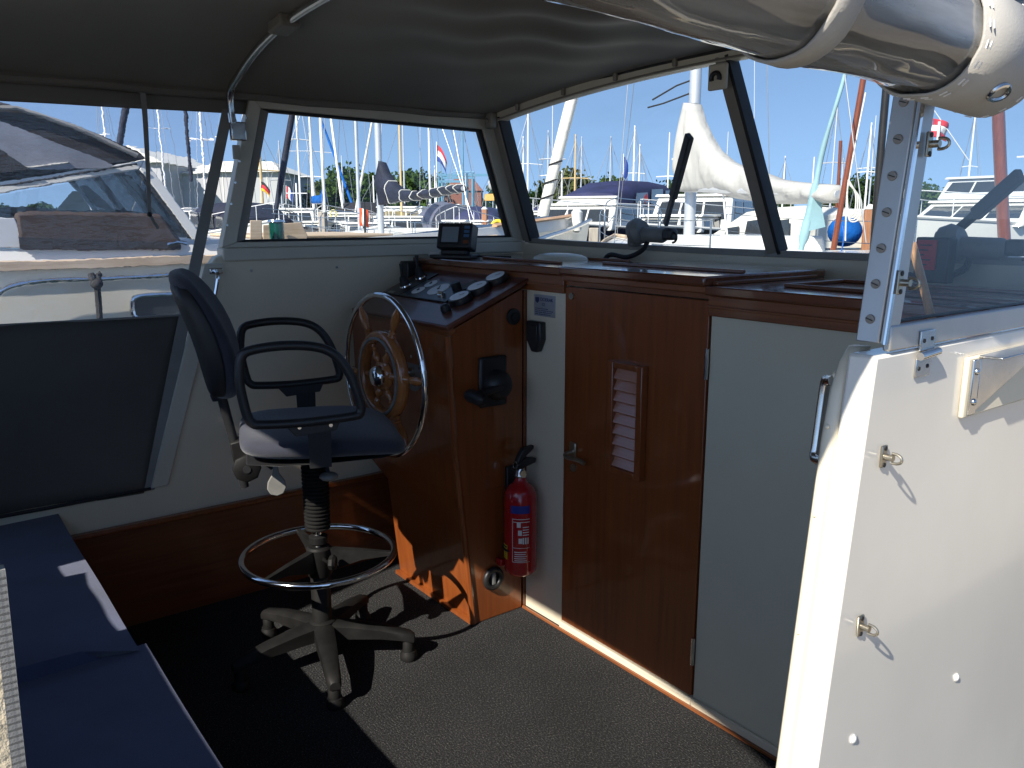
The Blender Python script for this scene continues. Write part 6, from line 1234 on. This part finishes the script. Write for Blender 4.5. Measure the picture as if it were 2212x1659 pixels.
def tree(u, v, D, wpx, label, lm, nl=2600, ls=.42, group='trees on the far shore'):
    base = bz(u, D, 0.1); H = bg(u, v, D).z; W = 1.35*wpx/1798*D; t = thing('tree', label, 'tree', base, 0, group)
    r_ = np.random.default_rng(int(u*7+D)); tr = B(); top = base+_up*H*.62
    tr.tube([base, base+_up*H*.25+_rt*.1, top], [.035*H*.6, .028*H*.6, .06], 8)
    for k in range(7):
        z = .22+.5*k/7; s0 = base+_up*H*z; an = k*2.4; e = s0+Vector((math.cos(an), math.sin(an), .55))*W*.34; tr.tube([s0, s0.lerp(e, .5)+_up*.3, e], [.012*H, .009*H, .03], 6)
    tr.build('trunk', 'bark', t)
    nc = 46; cen = []
    while len(cen) < nc:
        p = r_.uniform(-1, 1, 3)
        if (p**2).sum() < 1 and r_.random() < .25+.75*(p**2).sum(): cen.append(p)
    cen = np.array(cen); bl = np.array(base); vs = []; fs = []
    ax = np.array(_rt); fx = np.array(_fw)
    per = nl//nc; C3 = bl+np.array([0, 0, 1])*H*.58
    for c in cen:
        sz = r_.uniform(.13, .27)*W; cc = C3+ax*c[0]*W*.43+fx*c[1]*W*.43+np.array([0, 0, 1])*c[2]*H*.40*(1-.25*abs(c[0]))
        pts = cc+r_.normal(0, .42, (per, 3))*sz*np.array([1, 1, .8])
        for p in pts:
            d1 = r_.normal(size=3); d1 /= np.linalg.norm(d1); d2 = np.cross(d1, r_.normal(size=3)); d2 /= np.linalg.norm(d2); s = ls*r_.uniform(.6, 1.3); i = len(vs)
            vs += [tuple(p-d1*s), tuple(p+d2*s*.6), tuple(p+d1*s), tuple(p-d2*s*.6)]; fs.append((i, i+1, i+2, i+3))
    bb = B(); bb.v = vs; bb.f = fs; bb.build('crown', lm, t, smooth=False)
tree(695, 398, 140, 62, 'small olive tree left of the bright blue sail cover', 'leaf3', 1800)
tree(752, 362, 140, 96, 'tall bushy tree behind the blue furled headsail', 'leaf1')
tree(806, 386, 150, 80, 'rounded dark tree left of the thick mast with navy cover', 'leaf2')
tree(898, 372, 140, 100, 'broad green tree right of the navy covered mast', 'leaf1')
tree(640, 425, 160, 80, 'low olive tree just right of the grey shed', 'leaf3', 1500)
tree(960, 385, 150, 60, 'green tree behind the blue boat lift', 'leaf1', 1600)
tree(1080, 395, 140, 46, 'dark pointed tree beside the yellow notice board', 'leaf2', 1500)
tree(1110, 410, 150, 60, 'low olive tree at the windscreen corner post', 'leaf3', 1500)
tree(1160, 402, 140, 60, 'dark tree left of the white furled headsail', 'leaf2', 1600)
tree(1222, 362, 140, 88, 'tall silvery poplar like tree left of the navy canopy', 'leaf3')
tree(1290, 385, 150, 60, 'rounded tree peeping over the navy canopy', 'leaf3', 1800)
tree(1322, 380, 150, 60, 'green tree over the middle of the navy canopy', 'leaf1', 1800)
tree(1465, 394, 150, 90, 'dark tree left of the thick grey covered mast', 'leaf2')
tree(1410, 418, 160, 70, 'low dark tree behind the wiper blade', 'leaf2', 1500)
tree(1540, 400, 160, 90, 'dark tree below the pale grey sail cover', 'leaf2', 1800)
tree(1862, 380, 150, 90, 'dark tree between the brown spar and the black pole', 'leaf2')
tree(1905, 396, 155, 70, 'dark tree just behind the black pole', 'leaf2', 1800)
tree(1800, 405, 160, 60, 'green tree behind the pale blue furled sail', 'leaf1', 1500)
tree(1980, 398, 150, 80, 'green tree behind the aluminium window frame', 'leaf1', 1800)
tree(575, 348, 175, 30, 'small tree rising behind the shed roof', 'leaf1', 900)
# far belt of woodland, too dense to count
r_ = np.random.default_rng(3); vs = []; fs = []
for (u0, u1, D, h) in ((560, 1200, 230, 7.5), (1150, 2300, 220, 9.), (-300, 560, 240, 5.5)):
    for k in range(9000):
        u = r_.uniform(u0, u1); p = np.array(bz(u, D+r_.uniform(-8, 8), 0)); hh = h*(.62+.25*math.sin(u*.021)+.18*math.sin(u*.067+1)); p[2] = r_.uniform(0, 1)**.7*hh
        d1 = r_.normal(size=3); d1 /= np.linalg.norm(d1); d2 = np.cross(d1, r_.normal(size=3)); d2 /= np.linalg.norm(d2); s = .75*r_.uniform(.6, 1.3); i = len(vs)
        vs += [tuple(p-d1*s), tuple(p+d2*s*.7), tuple(p+d1*s), tuple(p-d2*s*.7)]; fs.append((i, i+1, i+2, i+3))
bb = B(); bb.v = vs; bb.f = fs; o = bb.build('woodland', 'leaf2', smooth=False, kind='stuff'); tag(o, 'far dark green belt of woodland along the shore', 'woodland')
